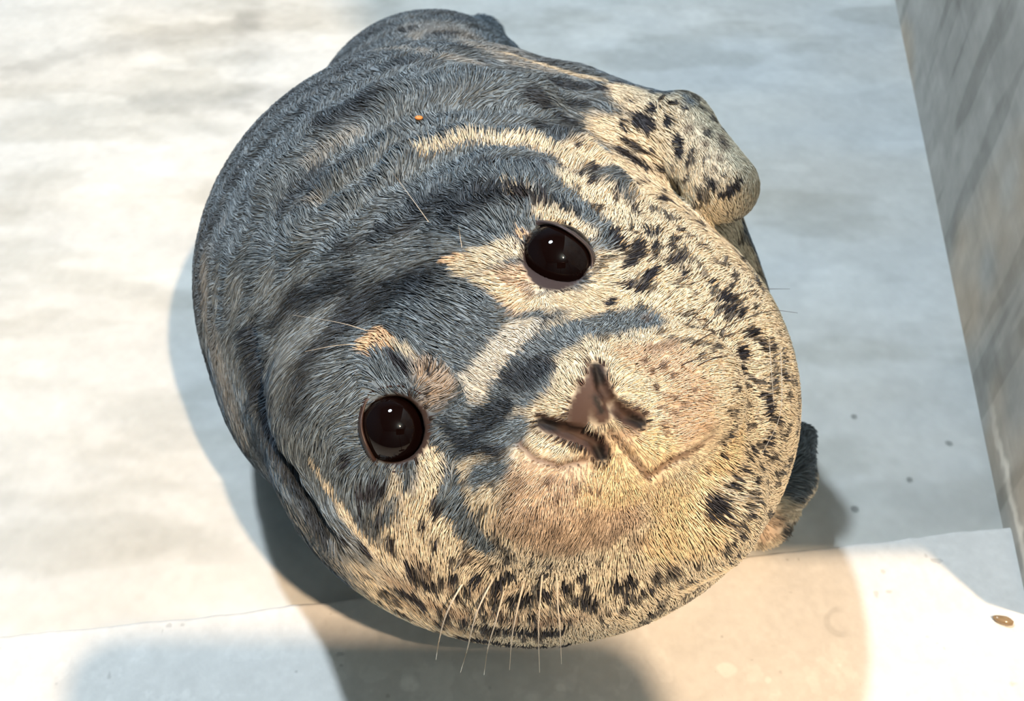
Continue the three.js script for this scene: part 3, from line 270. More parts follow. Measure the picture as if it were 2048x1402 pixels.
// how the hair lies: a point on the skin and the direction there
const LIE = [[-0.0487,0.2623,-0.3978,-0.93,-0.31,-0.19],[-0.0664,0.2556,-0.3903,-0.91,-0.39,-0.13],[-0.093,0.2433,-0.3903,-0.88,-0.48,-0.03],[-0.1087,0.2388,-0.4041,-0.85,-0.53,-0.03],[-0.1272,0.2221,-0.3968,-0.64,-0.72,0.27],[-0.1305,0.2114,-0.3833,-0.37,-0.9,-0.24],[-0.113,0.2252,-0.3711,-0.65,-0.72,0.25],[-0.0962,0.2414,-0.357,-0.71,-0.23,0.66],[-0.0744,0.2502,-0.3613,-0.9,-0.44,0.05],[-0.0532,0.265,-0.3544,-0.77,-0.52,-0.38],[-0.113,0.2242,-0.3258,-0.21,-0.87,0.45],[-0.1069,0.1845,-0.3086,0.35,-0.37,0.86],[-0.0887,0.2262,-0.3064,-0.33,-0.84,0.44],[-0.0811,0.2405,-0.3193,-0.76,-0.45,0.47],[-0.0791,0.1758,-0.2707,0.66,-0.46,0.6],[-0.0571,0.2078,-0.2737,-0.12,-0.83,0.55],[-0.0481,0.1887,-0.258,0.23,-0.86,0.45],[-0.0284,0.2207,-0.271,-0.47,-0.8,0.38],[-0.0272,0.2403,-0.2934,-0.93,-0.36,-0.03],[-0.0144,0.2429,-0.2832,-0.76,-0.65,-0.05],[-0.0167,0.2189,-0.2589,-0.33,-0.94,0.03],[0.0122,0.2311,-0.2466,-0.14,-0.94,0.32],[0.0056,0.2462,-0.2599,-0.59,-0.6,0.54],[0.0408,0.1951,-0.2518,0.15,-0.95,0.27],[0.0341,0.2393,-0.2593,-0.1,-0.67,0.73],[0.0758,0.1971,-0.2559,0.46,-0.84,0.29],[0.0623,0.2231,-0.2641,0.33,-0.94,0.04],[0.0955,0.2133,-0.2649,0.69,-0.63,0.36],[0.1091,0.2164,-0.2846,0.73,-0.67,-0.12],[0.1286,0.2059,-0.3241,0.66,-0.63,-0.4],[0.1253,0.2245,-0.3573,0.63,-0.49,-0.6],[0.0966,0.2562,-0.3071,0.75,-0.49,-0.46],[0.0798,0.2637,-0.3069,0.93,-0.01,-0.37],[0.0691,0.2664,-0.3162,0.85,0.12,-0.52],[0.0987,0.246,-0.3719,0.57,-0.27,-0.77],[0.0831,0.2534,-0.3997,0.48,-0.3,-0.82],[0.0667,0.2583,-0.3605,0.64,-0.11,-0.76],[0.0668,0.2554,-0.4234,0.35,-0.34,-0.87],[0.0462,0.2619,-0.4356,0.48,0.29,-0.83],[0.0526,0.2651,-0.3385,0.36,-0.3,-0.89],[0.0193,0.2738,-0.3189,-0.63,0.08,-0.78],[-0.0054,0.2633,-0.3072,-0.77,0.14,-0.62],[-0.0168,0.2655,-0.317,-0.72,0.15,-0.68],[-0.0285,0.2712,-0.3362,-0.85,-0.04,-0.52],[-0.0125,0.2759,-0.3444,-0.83,0.01,-0.55],[-0.0152,0.2759,-0.3669,-0.96,-0.01,-0.28],[0.0015,0.2742,-0.3997,-0.58,0.36,-0.73],[0.0216,0.271,-0.4067,-0.07,0.26,-0.96],[0.0418,0.265,-0.4022,0.42,-0.17,-0.89],[0.0454,0.2651,-0.3775,0.94,-0.17,-0.3],[0.0295,0.2709,-0.349,0.81,-0.14,0.57],[0.0037,0.2759,-0.3444,-0.65,0.02,0.76],[-0.033,0.2494,-0.3065,0.88,0.47,-0.0],[-0.0571,0.2495,-0.3241,-0.51,0.23,-0.83],[-0.0763,0.2306,-0.3061,-0.97,-0.23,-0.05],[-0.0544,0.2195,-0.2826,-0.11,-0.73,0.67],[-0.0353,0.2309,-0.2861,0.52,-0.43,0.74],[0.0214,0.2657,-0.5068,0.74,-0.59,-0.33],[0.0444,0.2512,-0.4983,0.87,-0.38,0.32],[0.0674,0.2408,-0.4891,0.81,-0.45,0.37],[0.0883,0.2268,-0.4836,0.76,-0.58,0.28],[-0.0065,0.2713,-0.4819,0.23,-0.26,-0.94],[-0.0335,0.2731,-0.4753,-0.18,0.14,-0.97],[-0.0649,0.2703,-0.4578,-0.49,0.71,-0.5],[-0.0904,0.2614,-0.4361,-0.71,0.6,-0.36],[-0.1109,0.2514,-0.4202,-0.74,-0.12,-0.67],[-0.0324,0.2716,-0.4442,-0.26,0.05,-0.97],[-0.001,0.2794,-0.4429,0.05,-0.42,-0.91],[0.0195,0.2749,-0.4325,0.15,-0.33,-0.93],[-0.0879,0.2714,-0.4774,-0.69,0.29,-0.67],[-0.1258,0.2541,-0.4564,-0.74,0.06,-0.67],[-0.1511,0.2268,-0.4461,-0.59,-0.29,-0.75],[-0.1634,0.1966,-0.4174,-0.53,-0.85,0.0],[-0.1597,0.1584,-0.3833,0.14,-0.78,0.62],[-0.0522,0.2605,-0.5621,0.02,-0.39,-0.92],[-0.0217,0.2647,-0.546,0.99,-0.12,0.01],[-0.0906,0.2572,-0.5517,-0.25,-0.41,-0.87],[0.0801,0.2545,-0.5216,0.49,0.3,0.82],[0.1055,0.2566,-0.4917,0.55,-0.12,0.83],[0.117,0.2527,-0.4663,0.28,-0.26,0.92],[0.122,0.2472,-0.4561,0.34,-0.76,0.55]];
const WHISKERS = [["pale",[[-0.0211,0.1867,-0.2504],[-0.0287,0.1771,-0.2412],[-0.0363,0.1357,-0.2434],[-0.0371,0.1421,-0.2292]]],["pale",[[-0.007,0.1926,-0.2498],[-0.0157,0.1778,-0.2385],[-0.0224,0.1342,-0.238],[-0.025,0.1406,-0.2234]]],["pale",[[-0.0028,0.1861,-0.2474],[-0.0071,0.1723,-0.2367],[-0.0122,0.1339,-0.2381],[-0.0136,0.1398,-0.2225]]],["pale",[[0.0058,0.1904,-0.2474],[0.0026,0.1807,-0.2371],[-0.0002,0.1543,-0.2336],[-0.0012,0.1406,-0.2247]]],["pale",[[0.014,0.1979,-0.2469],[0.0131,0.19,-0.2391],[0.0124,0.1717,-0.2311],[0.0134,0.1403,-0.2236]]],["pale",[[0.0204,0.1986,-0.2473],[0.021,0.1866,-0.2386],[0.0225,0.1705,-0.2317],[0.0241,0.1406,-0.2278]]],["dark",[[0.0751,0.2652,-0.3276],[0.0843,0.2594,-0.3454],[0.0965,0.2555,-0.3622],[0.1047,0.255,-0.3703]]],["dark",[[0.0832,0.2639,-0.3306],[0.0928,0.2534,-0.3481],[0.1013,0.2522,-0.3576],[0.121,0.2419,-0.378]]],["dark",[[0.0761,0.2654,-0.3194],[0.0861,0.267,-0.3276],[0.1027,0.2468,-0.3523],[0.1201,0.2384,-0.368],[0.1399,0.2187,-0.3895],[0.1526,0.2126,-0.3932]]],["dark",[[0.087,0.2637,-0.325],[0.098,0.2527,-0.3405],[0.112,0.2442,-0.353],[0.1229,0.2399,-0.359]]],["dark",[[0.0745,0.2642,-0.3131],[0.0805,0.2713,-0.312],[0.0907,0.2725,-0.313],[0.1091,0.2476,-0.3355]]],["dark",[[0.0816,0.2638,-0.3134],[0.0892,0.2688,-0.3146],[0.107,0.2458,-0.3357],[0.1175,0.2417,-0.341]]],["dark",[[0.1047,0.2414,-0.3741],[0.1198,0.2359,-0.3864],[0.1368,0.2158,-0.4077],[0.1491,0.2193,-0.4045]]],["fine",[[0.0956,0.2595,-0.3213],[0.1206,0.2336,-0.3427],[0.1409,0.2289,-0.3456]]],["fine",[[0.0964,0.2568,-0.3117],[0.1195,0.2313,-0.3342],[0.1399,0.2263,-0.3366]]],["fine",[[0.1345,0.2176,-0.3852],[0.1293,0.2237,-0.345],[0.1271,0.2242,-0.3228]]],["fine",[[0.1431,0.2065,-0.3936],[0.1374,0.214,-0.3529],[0.1326,0.2126,-0.3254],[0.117,0.22,-0.2949]]],["fine",[[-0.0669,0.2516,-0.3455],[-0.0799,0.2551,-0.3479],[-0.1095,0.2409,-0.3664]]],["fine",[[-0.069,0.2493,-0.3397],[-0.0809,0.2551,-0.3347],[-0.0966,0.2563,-0.3298]]],["fine",[[-0.0402,0.2638,-0.4053],[-0.0466,0.2689,-0.4127],[-0.0573,0.2741,-0.4276],[-0.0604,0.2817,-0.4265]]],["fine",[[-0.024,0.272,-0.3792],[-0.0253,0.2768,-0.3864],[-0.0257,0.284,-0.3858]]]];
const MARK = {"head":[0.0097,0.1549,-0.3845],"nose":[0.0351,0.269,-0.2915],"mouth":[0.0605,0.2402,-0.2703],"speck":[-0.0506,0.2739,-0.4805]};
// ---------------------------------------------------------------- the seal: one skin meshed from blended ellipsoids and capsules
const NP = SHAPE.length;
function smin(a, b, k) { if (k <= 0) return Math.min(a, b); const h = clamp(0.5 + 0.5 * (b - a) / k); return b + (a - b) * h - k * h * (1 - h); }
function field(x, y, z, list) {
  let d = 9;
  for (let i = 0; i < list.length; i++) {
    const s = list[i]; let e;
    if (s[0] === 'e') {
      const qx = x - s[3], qy = y - s[4], qz = z - s[5], a = qx / s[6], b = qy / s[7], c = qz / s[8];
      const k0 = Math.sqrt(a * a + b * b + c * c), e1 = a / s[6], e2 = b / s[7], e3 = c / s[8], k1 = Math.sqrt(e1 * e1 + e2 * e2 + e3 * e3) + 1e-9;
      e = k0 * (k0 - 1) / k1;
    } else {
      const bx = s[6] - s[3], by = s[7] - s[4], bz = s[8] - s[5], qx = x - s[3], qy = y - s[4], qz = z - s[5];
      const h = clamp((qx * bx + qy * by + qz * bz) / (bx * bx + by * by + bz * bz));
      const ux = qx - h * bx, uy = qy - h * by, uz = qz - h * bz;
      e = Math.sqrt(ux * ux + uy * uy + uz * uz) - (s[9] + (s[10] - s[9]) * h);
    }
    d = s[1] ? -smin(-d, e, s[2]) : smin(d, e, s[2]);
  }
  return d;
}
const reach = (s) => s[0] === 'e' ? [s[3], s[4], s[5], Math.max(s[6], s[7], s[8])] : [(s[3] + s[6]) / 2, (s[4] + s[7]) / 2, (s[5] + s[8]) / 2, Math.hypot(s[6] - s[3], s[7] - s[4], s[8] - s[5]) / 2 + Math.max(s[9], s[10])];
const REACH = SHAPE.map(reach);
// shapes that can matter inside a ball of radius r about a point
const nearby = (x, y, z, r) => SHAPE.filter((s, i) => i < 4 || Math.hypot(x - REACH[i][0], y - REACH[i][1], z - REACH[i][2]) < REACH[i][3] + r + s[2] * 1.5);

// dual mesh (surface nets): one vertex in each cell that the skin crosses
function skinMesh(cell, block) {
  const lo = [-0.225, -0.012, -0.96], hi = [0.235, 0.305, -0.20], N = lo.map((v, i) => Math.ceil((hi[i] - v) / (cell * block)));
  const verts = [], vid = new Map(), D = N.map((n) => n * block + 1), key = (i, j, k) => (k * D[1] + j) * D[0] + i;
  const ground = (x, y, z) => { const e = -0.3036 + (x + 0.3183) * (-0.0787 / 0.6459); return (z > e ? LEDGE_Y : 0) - y + 0.0006; };   // soft body rests flat on what carries it
  const quads = [];
  const vals = new Float32Array((block + 2) ** 3), B = block + 2;
  for (let bz = 0; bz < N[2]; bz++) for (let by = 0; by < N[1]; by++) for (let bx = 0; bx < N[0]; bx++) {
    const s = cell * block, x0 = lo[0] + bx * s, y0 = lo[1] + by * s, z0 = lo[2] + bz * s;
    const cx = x0 + s / 2, cy = y0 + s / 2, cz = z0 + s / 2, R = s * 0.9 + cell * 2;
    const list = nearby(cx, cy, cz, R);
    const dm = Math.max(field(cx, cy, cz, list), ground(cx, cy, cz) );
    if (Math.abs(dm) > R * 1.25 + 0.006) continue;
    for (let k = 0; k < B; k++) for (let j = 0; j < B; j++) for (let i = 0; i < B; i++) {
      const x = x0 + (i - 1 + 0) * cell, y = y0 + (j - 1) * cell, z = z0 + (k - 1) * cell;
      vals[(k * B + j) * B + i] = Math.max(field(x, y, z, list), ground(x, y, z));
    }
    // cell (i,j,k) of this block has corners at local i+0..1; local index 1 is the block's own first corner
    for (let k = 0; k < block + 1; k++) for (let j = 0; j < block + 1; j++) for (let i = 0; i < block + 1; i++) {
      const gi = bx * block + i - 1, gj = by * block + j - 1, gk = bz * block + k - 1;
      const v = (a, b, c) => vals[((k + c) * B + j + b) * B + i + a];
      let neg = 0; const c8 = [];
      for (let c = 0; c < 2; c++) for (let b = 0; b < 2; b++) for (let a = 0; a < 2; a++) { const q = v(a, b, c); c8.push(q); if (q < 0) neg++; }
      if (neg === 0 || neg === 8) continue;
      const kk = key(gi + 1, gj + 1, gk + 1);
      if (!vid.has(kk)) {
        let sx = 0, sy = 0, sz = 0, n = 0;
        const ed = (a, b, ax) => { const p = c8[a], q = c8[b]; if ((p < 0) === (q < 0)) return; const t = p / (p - q); sx += (a & 1) + (ax === 0 ? t : 0); sy += ((a >> 1) & 1) + (ax === 1 ? t : 0); sz += ((a >> 2) & 1) + (ax === 2 ? t : 0); n++; };
        for (const a of [0, 2, 4, 6]) ed(a, a + 1, 0);
        for (const a of [0, 1, 4, 5]) ed(a, a + 2, 1);
        for (const a of [0, 1, 2, 3]) ed(a, a + 4, 2);
        vid.set(kk, verts.length / 3);
        verts.push(x0 + (i - 1 + sx / n) * cell, y0 + (j - 1 + sy / n) * cell, z0 + (k - 1 + sz / n) * cell);
      }
      // faces: edges that leave this cell's first corner, only for cells the block owns
      if (i > 0 && j > 0 && k > 0) {
        const s0 = c8[0] < 0;
        if (s0 !== (c8[1] < 0)) quads.push([gi, gj, gk, 0, s0]);
        if (s0 !== (c8[2] < 0)) quads.push([gi, gj, gk, 1, s0]);
        if (s0 !== (c8[4] < 0)) quads.push([gi, gj, gk, 2, s0]);
      }
    }
  }
  const index = [];
  for (const [i, j, k, ax, inside] of quads) {
    const g = (a, b, c) => vid.get(key(i + 1 + a, j + 1 + b, k + 1 + c));
    const q = ax === 0 ? [g(0, -1, -1), g(0, 0, -1), g(0, 0, 0), g(0, -1, 0)] : ax === 1 ? [g(-1, 0, -1), g(-1, 0, 0), g(0, 0, 0), g(0, 0, -1)] : [g(-1, -1, 0), g(0, -1, 0), g(0, 0, 0), g(-1, 0, 0)];
    if (q.some((v) => v === undefined)) continue;
    if (inside) index.push(q[0], q[1], q[2], q[0], q[2], q[3]); else index.push(q[0], q[2], q[1], q[0], q[3], q[2]);
  }
  return { verts: new Float32Array(verts), index };
}
const skin = skinMesh(0.0019, 8);
const NV = skin.verts.length / 3;
function normalAt(x, y, z) {
  const l = nearby(x, y, z, 0.01), e = 0.0011;
  const n = [field(x + e, y, z, l) - field(x - e, y, z, l), field(x, y + e, z, l) - field(x, y - e, z, l), field(x, y, z + e, l) - field(x, y, z - e, l)];
  const L = Math.hypot(...n) || 1; return [n[0] / L, n[1] / L, n[2] / L];
}
// ---------------------------------------------------------------- coat
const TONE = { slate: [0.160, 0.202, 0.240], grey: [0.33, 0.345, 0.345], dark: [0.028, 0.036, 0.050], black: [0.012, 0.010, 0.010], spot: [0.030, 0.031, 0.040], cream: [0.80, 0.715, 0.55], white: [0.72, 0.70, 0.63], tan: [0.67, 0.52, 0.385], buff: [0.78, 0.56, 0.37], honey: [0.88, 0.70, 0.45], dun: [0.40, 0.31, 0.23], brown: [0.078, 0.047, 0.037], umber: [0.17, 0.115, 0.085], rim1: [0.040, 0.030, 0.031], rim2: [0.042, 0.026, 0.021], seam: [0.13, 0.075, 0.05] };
const BACK = new THREE.Vector3(-0.80, 0.45, -0.40).normalize();      // towards the animal's back; belly the other way
const STROKES = [];
for (const [tone, soft, amt, list] of COAT) for (const s of list) {
  const pts = []; for (let i = 1; i < s.length; i += 3) pts.push([s[i] / 1000, s[i + 1] / 1000, s[i + 2] / 1000]);
  let cx = 0, cy = 0, cz = 0; pts.forEach((p) => { cx += p[0]; cy += p[1]; cz += p[2]; }); cx /= pts.length; cy /= pts.length; cz /= pts.length;
  const rad = Math.max(...pts.map((p) => Math.hypot(p[0] - cx, p[1] - cy, p[2] - cz)));
  const r = s[0] / 1000, so = soft / 1000;
  STROKES.push({ tone: TONE[tone], so, amt, r, pts, c: [cx, cy, cz], R: rad + r + so * 2.5 + 0.004 });
}
function strokeD(s, x, y, z) {
  const P = s.pts; let d = 9;
  if (P.length === 1) return Math.hypot(x - P[0][0], y - P[0][1], z - P[0][2]);
  for (let i = 0; i + 1 < P.length; i++) {
    const a = P[i], b = P[i + 1], bx = b[0] - a[0], by = b[1] - a[1], bz = b[2] - a[2];
    const h = clamp(((x - a[0]) * bx + (y - a[1]) * by + (z - a[2]) * bz) / (bx * bx + by * by + bz * bz + 1e-12));
    d = Math.min(d, Math.hypot(x - a[0] - h * bx, y - a[1] - h * by, z - a[2] - h * bz));
  }
  return d;
}
const NOSTRIL = STROKES.filter((q) => q.tone === TONE.black || q.tone === TONE.brown), SEAM = STROKES.filter((q) => q.tone === TONE.seam);
const H = MARK.head, NOSE = MARK.nose;
function coat(x, y, z) {
  const n1 = fbm(x * 90, y * 90, z * 90, 3) - 0.5, n2 = noise(x * 420, y * 420, z * 420) - 0.5;
  const side = (x - H[0] - 0.005) * BACK.x + (y - H[1] - 0.06) * BACK.y + (z - H[2] + 0.02) * BACK.z + n1 * 0.05;
  const t = sstep(-0.008, 0.008, side), c = [0, 1, 2].map((i) => TONE.cream[i] + (TONE.slate[i] - TONE.cream[i]) * t);
  // scattered flecks of the coat
  const fk = sstep(0.635, 0.70, fbm(x * 150 + 4, y * 150, z * 150 + 9, 2)) * (1 - t) * 0.75;
  for (let i = 0; i < 3; i++) c[i] += (TONE.spot[i] - c[i]) * fk;
  const dk = (sstep(0.42, 0.72, fbm(x * 60, y * 60 + 3, z * 60, 3))) * t * 0.55;
  for (let i = 0; i < 3; i++) c[i] += (TONE.dark[i] - c[i]) * dk;
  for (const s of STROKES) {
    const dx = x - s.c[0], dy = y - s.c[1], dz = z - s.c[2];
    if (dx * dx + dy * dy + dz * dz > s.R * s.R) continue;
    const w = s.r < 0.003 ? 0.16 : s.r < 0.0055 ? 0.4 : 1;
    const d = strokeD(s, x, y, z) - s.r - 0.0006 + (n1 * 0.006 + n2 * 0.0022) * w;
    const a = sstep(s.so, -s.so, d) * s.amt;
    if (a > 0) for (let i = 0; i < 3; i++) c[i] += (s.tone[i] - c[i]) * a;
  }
  // bare dark skin around the eyeballs
  for (let k = 0; k < 2; k++) {
    const e = EYES[k], qx = x - e.mid[0], qy = y - e.mid[1], qz = z - e.mid[2], al = qx * e.look[0] + qy * e.look[1] + qz * e.look[2];
    const a = al < -0.035 ? 0 : sstep(0.0172, 0.0160, Math.sqrt(Math.max(0, qx * qx + qy * qy + qz * qz - al * al)));
    if (a > 0) for (let i = 0; i < 3; i++) c[i] += (TONE[k ? 'rim2' : 'rim1'][i] - c[i]) * a;
  }
  return c;
}
// ---------------------------------------------------------------- how the hair lies
function lie(x, y, z) {
  let vx = 0, vy = 0, vz = 0;
  for (const g of LIE) { const d2 = (x - g[0]) ** 2 + (y - g[1]) ** 2 + (z - g[2]) ** 2 + 6e-5, w = 1 / (d2 * d2); vx += g[3] * w; vy += g[4] * w; vz += g[5] * w; }
  const L = Math.hypot(vx, vy, vz) || 1; return [vx / L, vy / L, vz / L];
}
const eyeGap = (x, y, z) => Math.min(...EYES.map((e) => { const dx = x - e.mid[0], dy = y - e.mid[1], dz = z - e.mid[2], a = dx * e.look[0] + dy * e.look[1] + dz * e.look[2]; return Math.sqrt(Math.max(0, dx * dx + dy * dy + dz * dz - a * a)) + (a < -0.035 ? 1 : 0); }));

const col = new Float32Array(NV * 3), nor = new Float32Array(NV * 3);
for (let i = 0; i < NV; i++) {
  const x = skin.verts[i * 3], y = skin.verts[i * 3 + 1], z = skin.verts[i * 3 + 2];
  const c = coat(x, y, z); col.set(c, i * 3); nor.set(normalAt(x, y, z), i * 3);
}
const bodyGeo = new THREE.BufferGeometry();
bodyGeo.setAttribute('position', new THREE.BufferAttribute(skin.verts, 3));
bodyGeo.setAttribute('normal', new THREE.BufferAttribute(nor, 3));
bodyGeo.setAttribute('color', new THREE.BufferAttribute(col, 3));
bodyGeo.setIndex(skin.index);

const ORIGIN = [-0.02, 0, -0.5];
const seal = thing('seal', 'plump spotted seal pup with slate back, tilted head and large dark eyes', 'seal', ORIGIN);
const inSeal = (m) => { m.position.set(-ORIGIN[0], -ORIGIN[1], -ORIGIN[2]); return m; };
inSeal(mesh('body', bodyGeo, new THREE.MeshPhysicalMaterial({ vertexColors: true, roughness: 0.6, specularIntensity: 0.4 }), seal));

// fur: wet, clumped tufts lying along the coat
{
  const seg = 4, sides = 3, pos = [], idx = [];
  for (let s = 0; s <= seg; s++) {
    const t = s / seg, w = (0.5 - 0.18 * t) * (t < 1 ? 1 : 0.02) * (s === 3 ? 0.72 : 1), lift = 0.02 + 0.26 * t - 0.20 * t * t;
    for (let k = 0; k < sides; k++) { const a = k / sides * Math.PI * 2 + Math.PI / 2; pos.push(Math.cos(a) * w, lift + Math.sin(a) * w * 0.05, t); }
  }
  for (let s = 0; s < seg; s++) for (let k = 0; k < sides; k++) { const a = s * sides + k, b = s * sides + (k + 1) % sides, c = a + sides, d = b + sides; idx.push(a, b, c, b, d, c); }
  const tuft = new THREE.BufferGeometry(); tuft.setAttribute('position', new THREE.Float32BufferAttribute(pos, 3)); tuft.setIndex(idx); tuft.computeVertexNormals();
  // area-weighted scatter, denser on the head
  const nt = skin.index.length / 3, cum = new Float64Array(nt); let acc = 0;
  const V = skin.verts;
  for (let i = 0; i < nt; i++) {
    const a = skin.index[i * 3] * 3, b = skin.index[i * 3 + 1] * 3, c = skin.index[i * 3 + 2] * 3;
    const ux = V[b] - V[a], uy = V[b + 1] - V[a + 1], uz = V[b + 2] - V[a + 2], vx = V[c] - V[a], vy = V[c + 1] - V[a + 1], vz = V[c + 2] - V[a + 2];
    const A = Math.hypot(uy * vz - uz * vy, uz * vx - ux * vz, ux * vy - uy * vx) / 2;
    const dn = Math.hypot(V[a] - NOSE[0], V[a + 1] - NOSE[1], V[a + 2] - NOSE[2]);
    let w = dn < 0.26 ? 1 : dn < 0.5 ? 0.65 : 0.35;
    if (dn < 0.07) w = 1.7;
    if (V[a + 1] < 0.05) w *= 0.35;
    if (V[a + 1] < 0.004) w = 0;
    acc += A * w; cum[i] = acc;
  }
  const COUNT = 190000, M = new THREE.Matrix4(), X = new THREE.Vector3(), Y = new THREE.Vector3(), Z = new THREE.Vector3(), S = new THREE.Vector3(), Pp = new THREE.Vector3(), C = new THREE.Color();
  const mats = [], cols = [];
  for (let n = 0; n < COUNT; n++) {
    const r = rnd() * acc; let lo = 0, hi = nt - 1; while (lo < hi) { const m = (lo + hi) >> 1; if (cum[m] < r) lo = m + 1; else hi = m; }
    const a = skin.index[lo * 3], b = skin.index[lo * 3 + 1], c = skin.index[lo * 3 + 2]; let u = rnd(), v = rnd(); if (u + v > 1) { u = 1 - u; v = 1 - v; }
    const at = (arr, k) => arr[a * 3 + k] * (1 - u - v) + arr[b * 3 + k] * u + arr[c * 3 + k] * v;
    const x = at(V, 0), y = at(V, 1), z = at(V, 2);
    const eg = eyeGap(x, y, z); if (eg < 0.0160) continue;
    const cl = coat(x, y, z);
    const lum = cl[0] * 0.3 + cl[1] * 0.6 + cl[2] * 0.1;
    const dn = Math.hypot(x - NOSE[0], y - NOSE[1], z - NOSE[2]);
    if (dn < 0.05 && NOSTRIL.some((q) => strokeD(q, x, y, z) < q.r - 0.0004)) continue;             // bare nose
    let seam = 9; if (dn < 0.075) for (const q of SEAM) seam = Math.min(seam, strokeD(q, x, y, z));
    if (seam < 0.0011) continue;                                        // parted along mouth and muzzle folds
    Y.set(at(nor, 0), at(nor, 1), at(nor, 2)).normalize();
    const f = lie(x, y, z), wob = (fbm(x * 70 + 9, y * 70, z * 70, 2) - 0.5) * 1.1 + (rnd() - 0.5) * 0.35 + (z < -0.40 && lum < 0.3 ? 0.55 * Math.sin(Math.hypot(x - NOSE[0], y - NOSE[1], z - NOSE[2]) * 300 + 5 * noise(x * 40, y * 40, z * 40)) : 0);
    Z.set(...f).addScaledVector(Y, -(f[0] * Y.x + f[1] * Y.y + f[2] * Y.z)); if (Z.lengthSq() < 1e-6) continue; Z.normalize();
    X.crossVectors(Y, Z); Z.multiplyScalar(Math.cos(wob)).addScaledVector(X, Math.sin(wob)); X.crossVectors(Y, Z);
    const muzzle = sstep(0.085, 0.045, dn), flip = z < -0.44 && y > 0.215 && x > 0.09 ? 0.55 : 1;
    let len = (0.0050 + rnd() * 0.0030) * (1 - 0.45 * muzzle) * flip * sstep(0.008, 0.034, eg + 0.003), wid = 0.0005 + rnd() * 0.0005;
    if (seam < 0.006) wid *= 0.6, len *= 0.32 + seam * 110;
    if (x > 0.185 && y < 0.075) { len *= 0.45; }
    if (lum < 0.2 && muzzle < 0.2) { len *= z < -0.43 ? 1.1 : 1.4; wid *= 0.85; }
    if (muzzle > 0.3) wid *= 0.75;
    Pp.set(x, y, z).addScaledVector(Y, 0.00012);
    M.makeBasis(X.multiplyScalar(wid * 1.6), Y.clone().multiplyScalar(len * (0.55 + rnd() * 0.5)), Z.multiplyScalar(len)); M.setPosition(Pp);
    mats.push(M.clone());
    let k = lum > 0.3 ? 0.93 + rnd() * 0.26 : 0.86 + rnd() * 0.28;
    if (lum < 0.25) { const q = rnd(); k = q < 0.25 ? 1.35 + rnd() * 0.6 : q < 0.55 ? 0.5 + rnd() * 0.2 : k; }
    cols.push([clamp(cl[0] * k, 0, 0.9), clamp(cl[1] * k, 0, 0.88), clamp(cl[2] * k, 0, 0.86)]);
  }
  const fur = new THREE.InstancedMesh(tuft, new THREE.MeshPhysicalMaterial({ color: 0xffffff, roughness: 0.5, specularIntensity: 0.5, side: THREE.DoubleSide }), mats.length);
  mats.forEach((m, i) => { fur.setMatrixAt(i, m); fur.setColorAt(i, C.setRGB(...cols[i])); });
  fur.name = 'fur'; fur.castShadow = fur.receiveShadow = true; fur.userData = { kind: 'stuff', label: 'short wet fur in pointed clumps' };
  inSeal(fur); seal.add(fur);
  console.log('skin', NV, skin.index.length / 3, 'tufts', mats.length);
}
// eyes
EYES.forEach((e, i) => {
  const eye = mesh('eye', new THREE.SphereGeometry(e.r, 48, 32), new THREE.MeshPhysicalMaterial({ color: 0x0d0504, roughness: 0.03, ior: 1.36 }), seal);
  eye.position.set(e.c[0] - ORIGIN[0], e.c[1] - ORIGIN[1], e.c[2] - ORIGIN[2]); eye.userData.label = 'large glossy dark brown eye';
  // eyelid: a soft band from the lip on the eyeball out to the skin
  const curves = e.lid.map((ring) => new THREE.CatmullRomCurve3(ring.map((p) => new THREE.Vector3(...p)), true)), n = 72, lp = [], li = [];
  for (let a = 0; a < n; a++) for (const c of curves) { const p = c.getPoint(a / n); lp.push(p.x, p.y, p.z); }
  const m = curves.length;
  for (let a = 0; a < n; a++) for (let k = 0; k + 1 < m; k++) { const p = a * m + k, r = ((a + 1) % n) * m + k; li.push(p, r, p + 1, p + 1, r, r + 1); }
  const lg = new THREE.BufferGeometry(); lg.setAttribute('position', new THREE.Float32BufferAttribute(lp, 3)); lg.setIndex(li); lg.computeVertexNormals();
  const lid = inSeal(mesh('eyelid', lg, new THREE.MeshPhysicalMaterial({ color: i ? 0x3a2823 : 0x3a3235, roughness: 0.42, side: THREE.DoubleSide }), seal));
  lid.userData.label = 'dark moist eyelid rim';
});
// whiskers
const WM = { fine: new THREE.MeshPhysicalMaterial({ color: 0xb9b4aa, roughness: 0.4 }), pale: new THREE.MeshPhysicalMaterial({ color: 0xe6dccb, roughness: 0.4 }), dark: new THREE.MeshPhysicalMaterial({ color: 0x3a2c24, roughness: 0.4 }) };
for (const [tone, pts] of WHISKERS) {
  const curve = new THREE.CatmullRomCurve3(pts.map((p) => new THREE.Vector3(...p))), n = 18, sd = 6, r0 = tone === 'pale' ? 0.0005 : tone === 'fine' ? 0.00026 : 0.00036;
  const fr = curve.computeFrenetFrames(n, false), pos = [], idx = [];
  for (let i = 0; i <= n; i++) { const p = curve.getPoint(i / n), r = r0 * (1 - 0.75 * i / n); for (let k = 0; k < sd; k++) { const a = k / sd * Math.PI * 2; const v = p.clone().addScaledVector(fr.normals[i], Math.cos(a) * r).addScaledVector(fr.binormals[i], Math.sin(a) * r); pos.push(v.x, v.y, v.z); } }
  for (let i = 0; i < n; i++) for (let k = 0; k < sd; k++) { const a = i * sd + k, b = i * sd + (k + 1) % sd, c = a + sd, d = b + sd; idx.push(a, b, c, b, d, c); }
  const g = new THREE.BufferGeometry(); g.setAttribute('position', new THREE.Float32BufferAttribute(pos, 3)); g.setIndex(idx); g.computeVertexNormals();
  inSeal(mesh('whisker', g, WM[tone], seal));
}
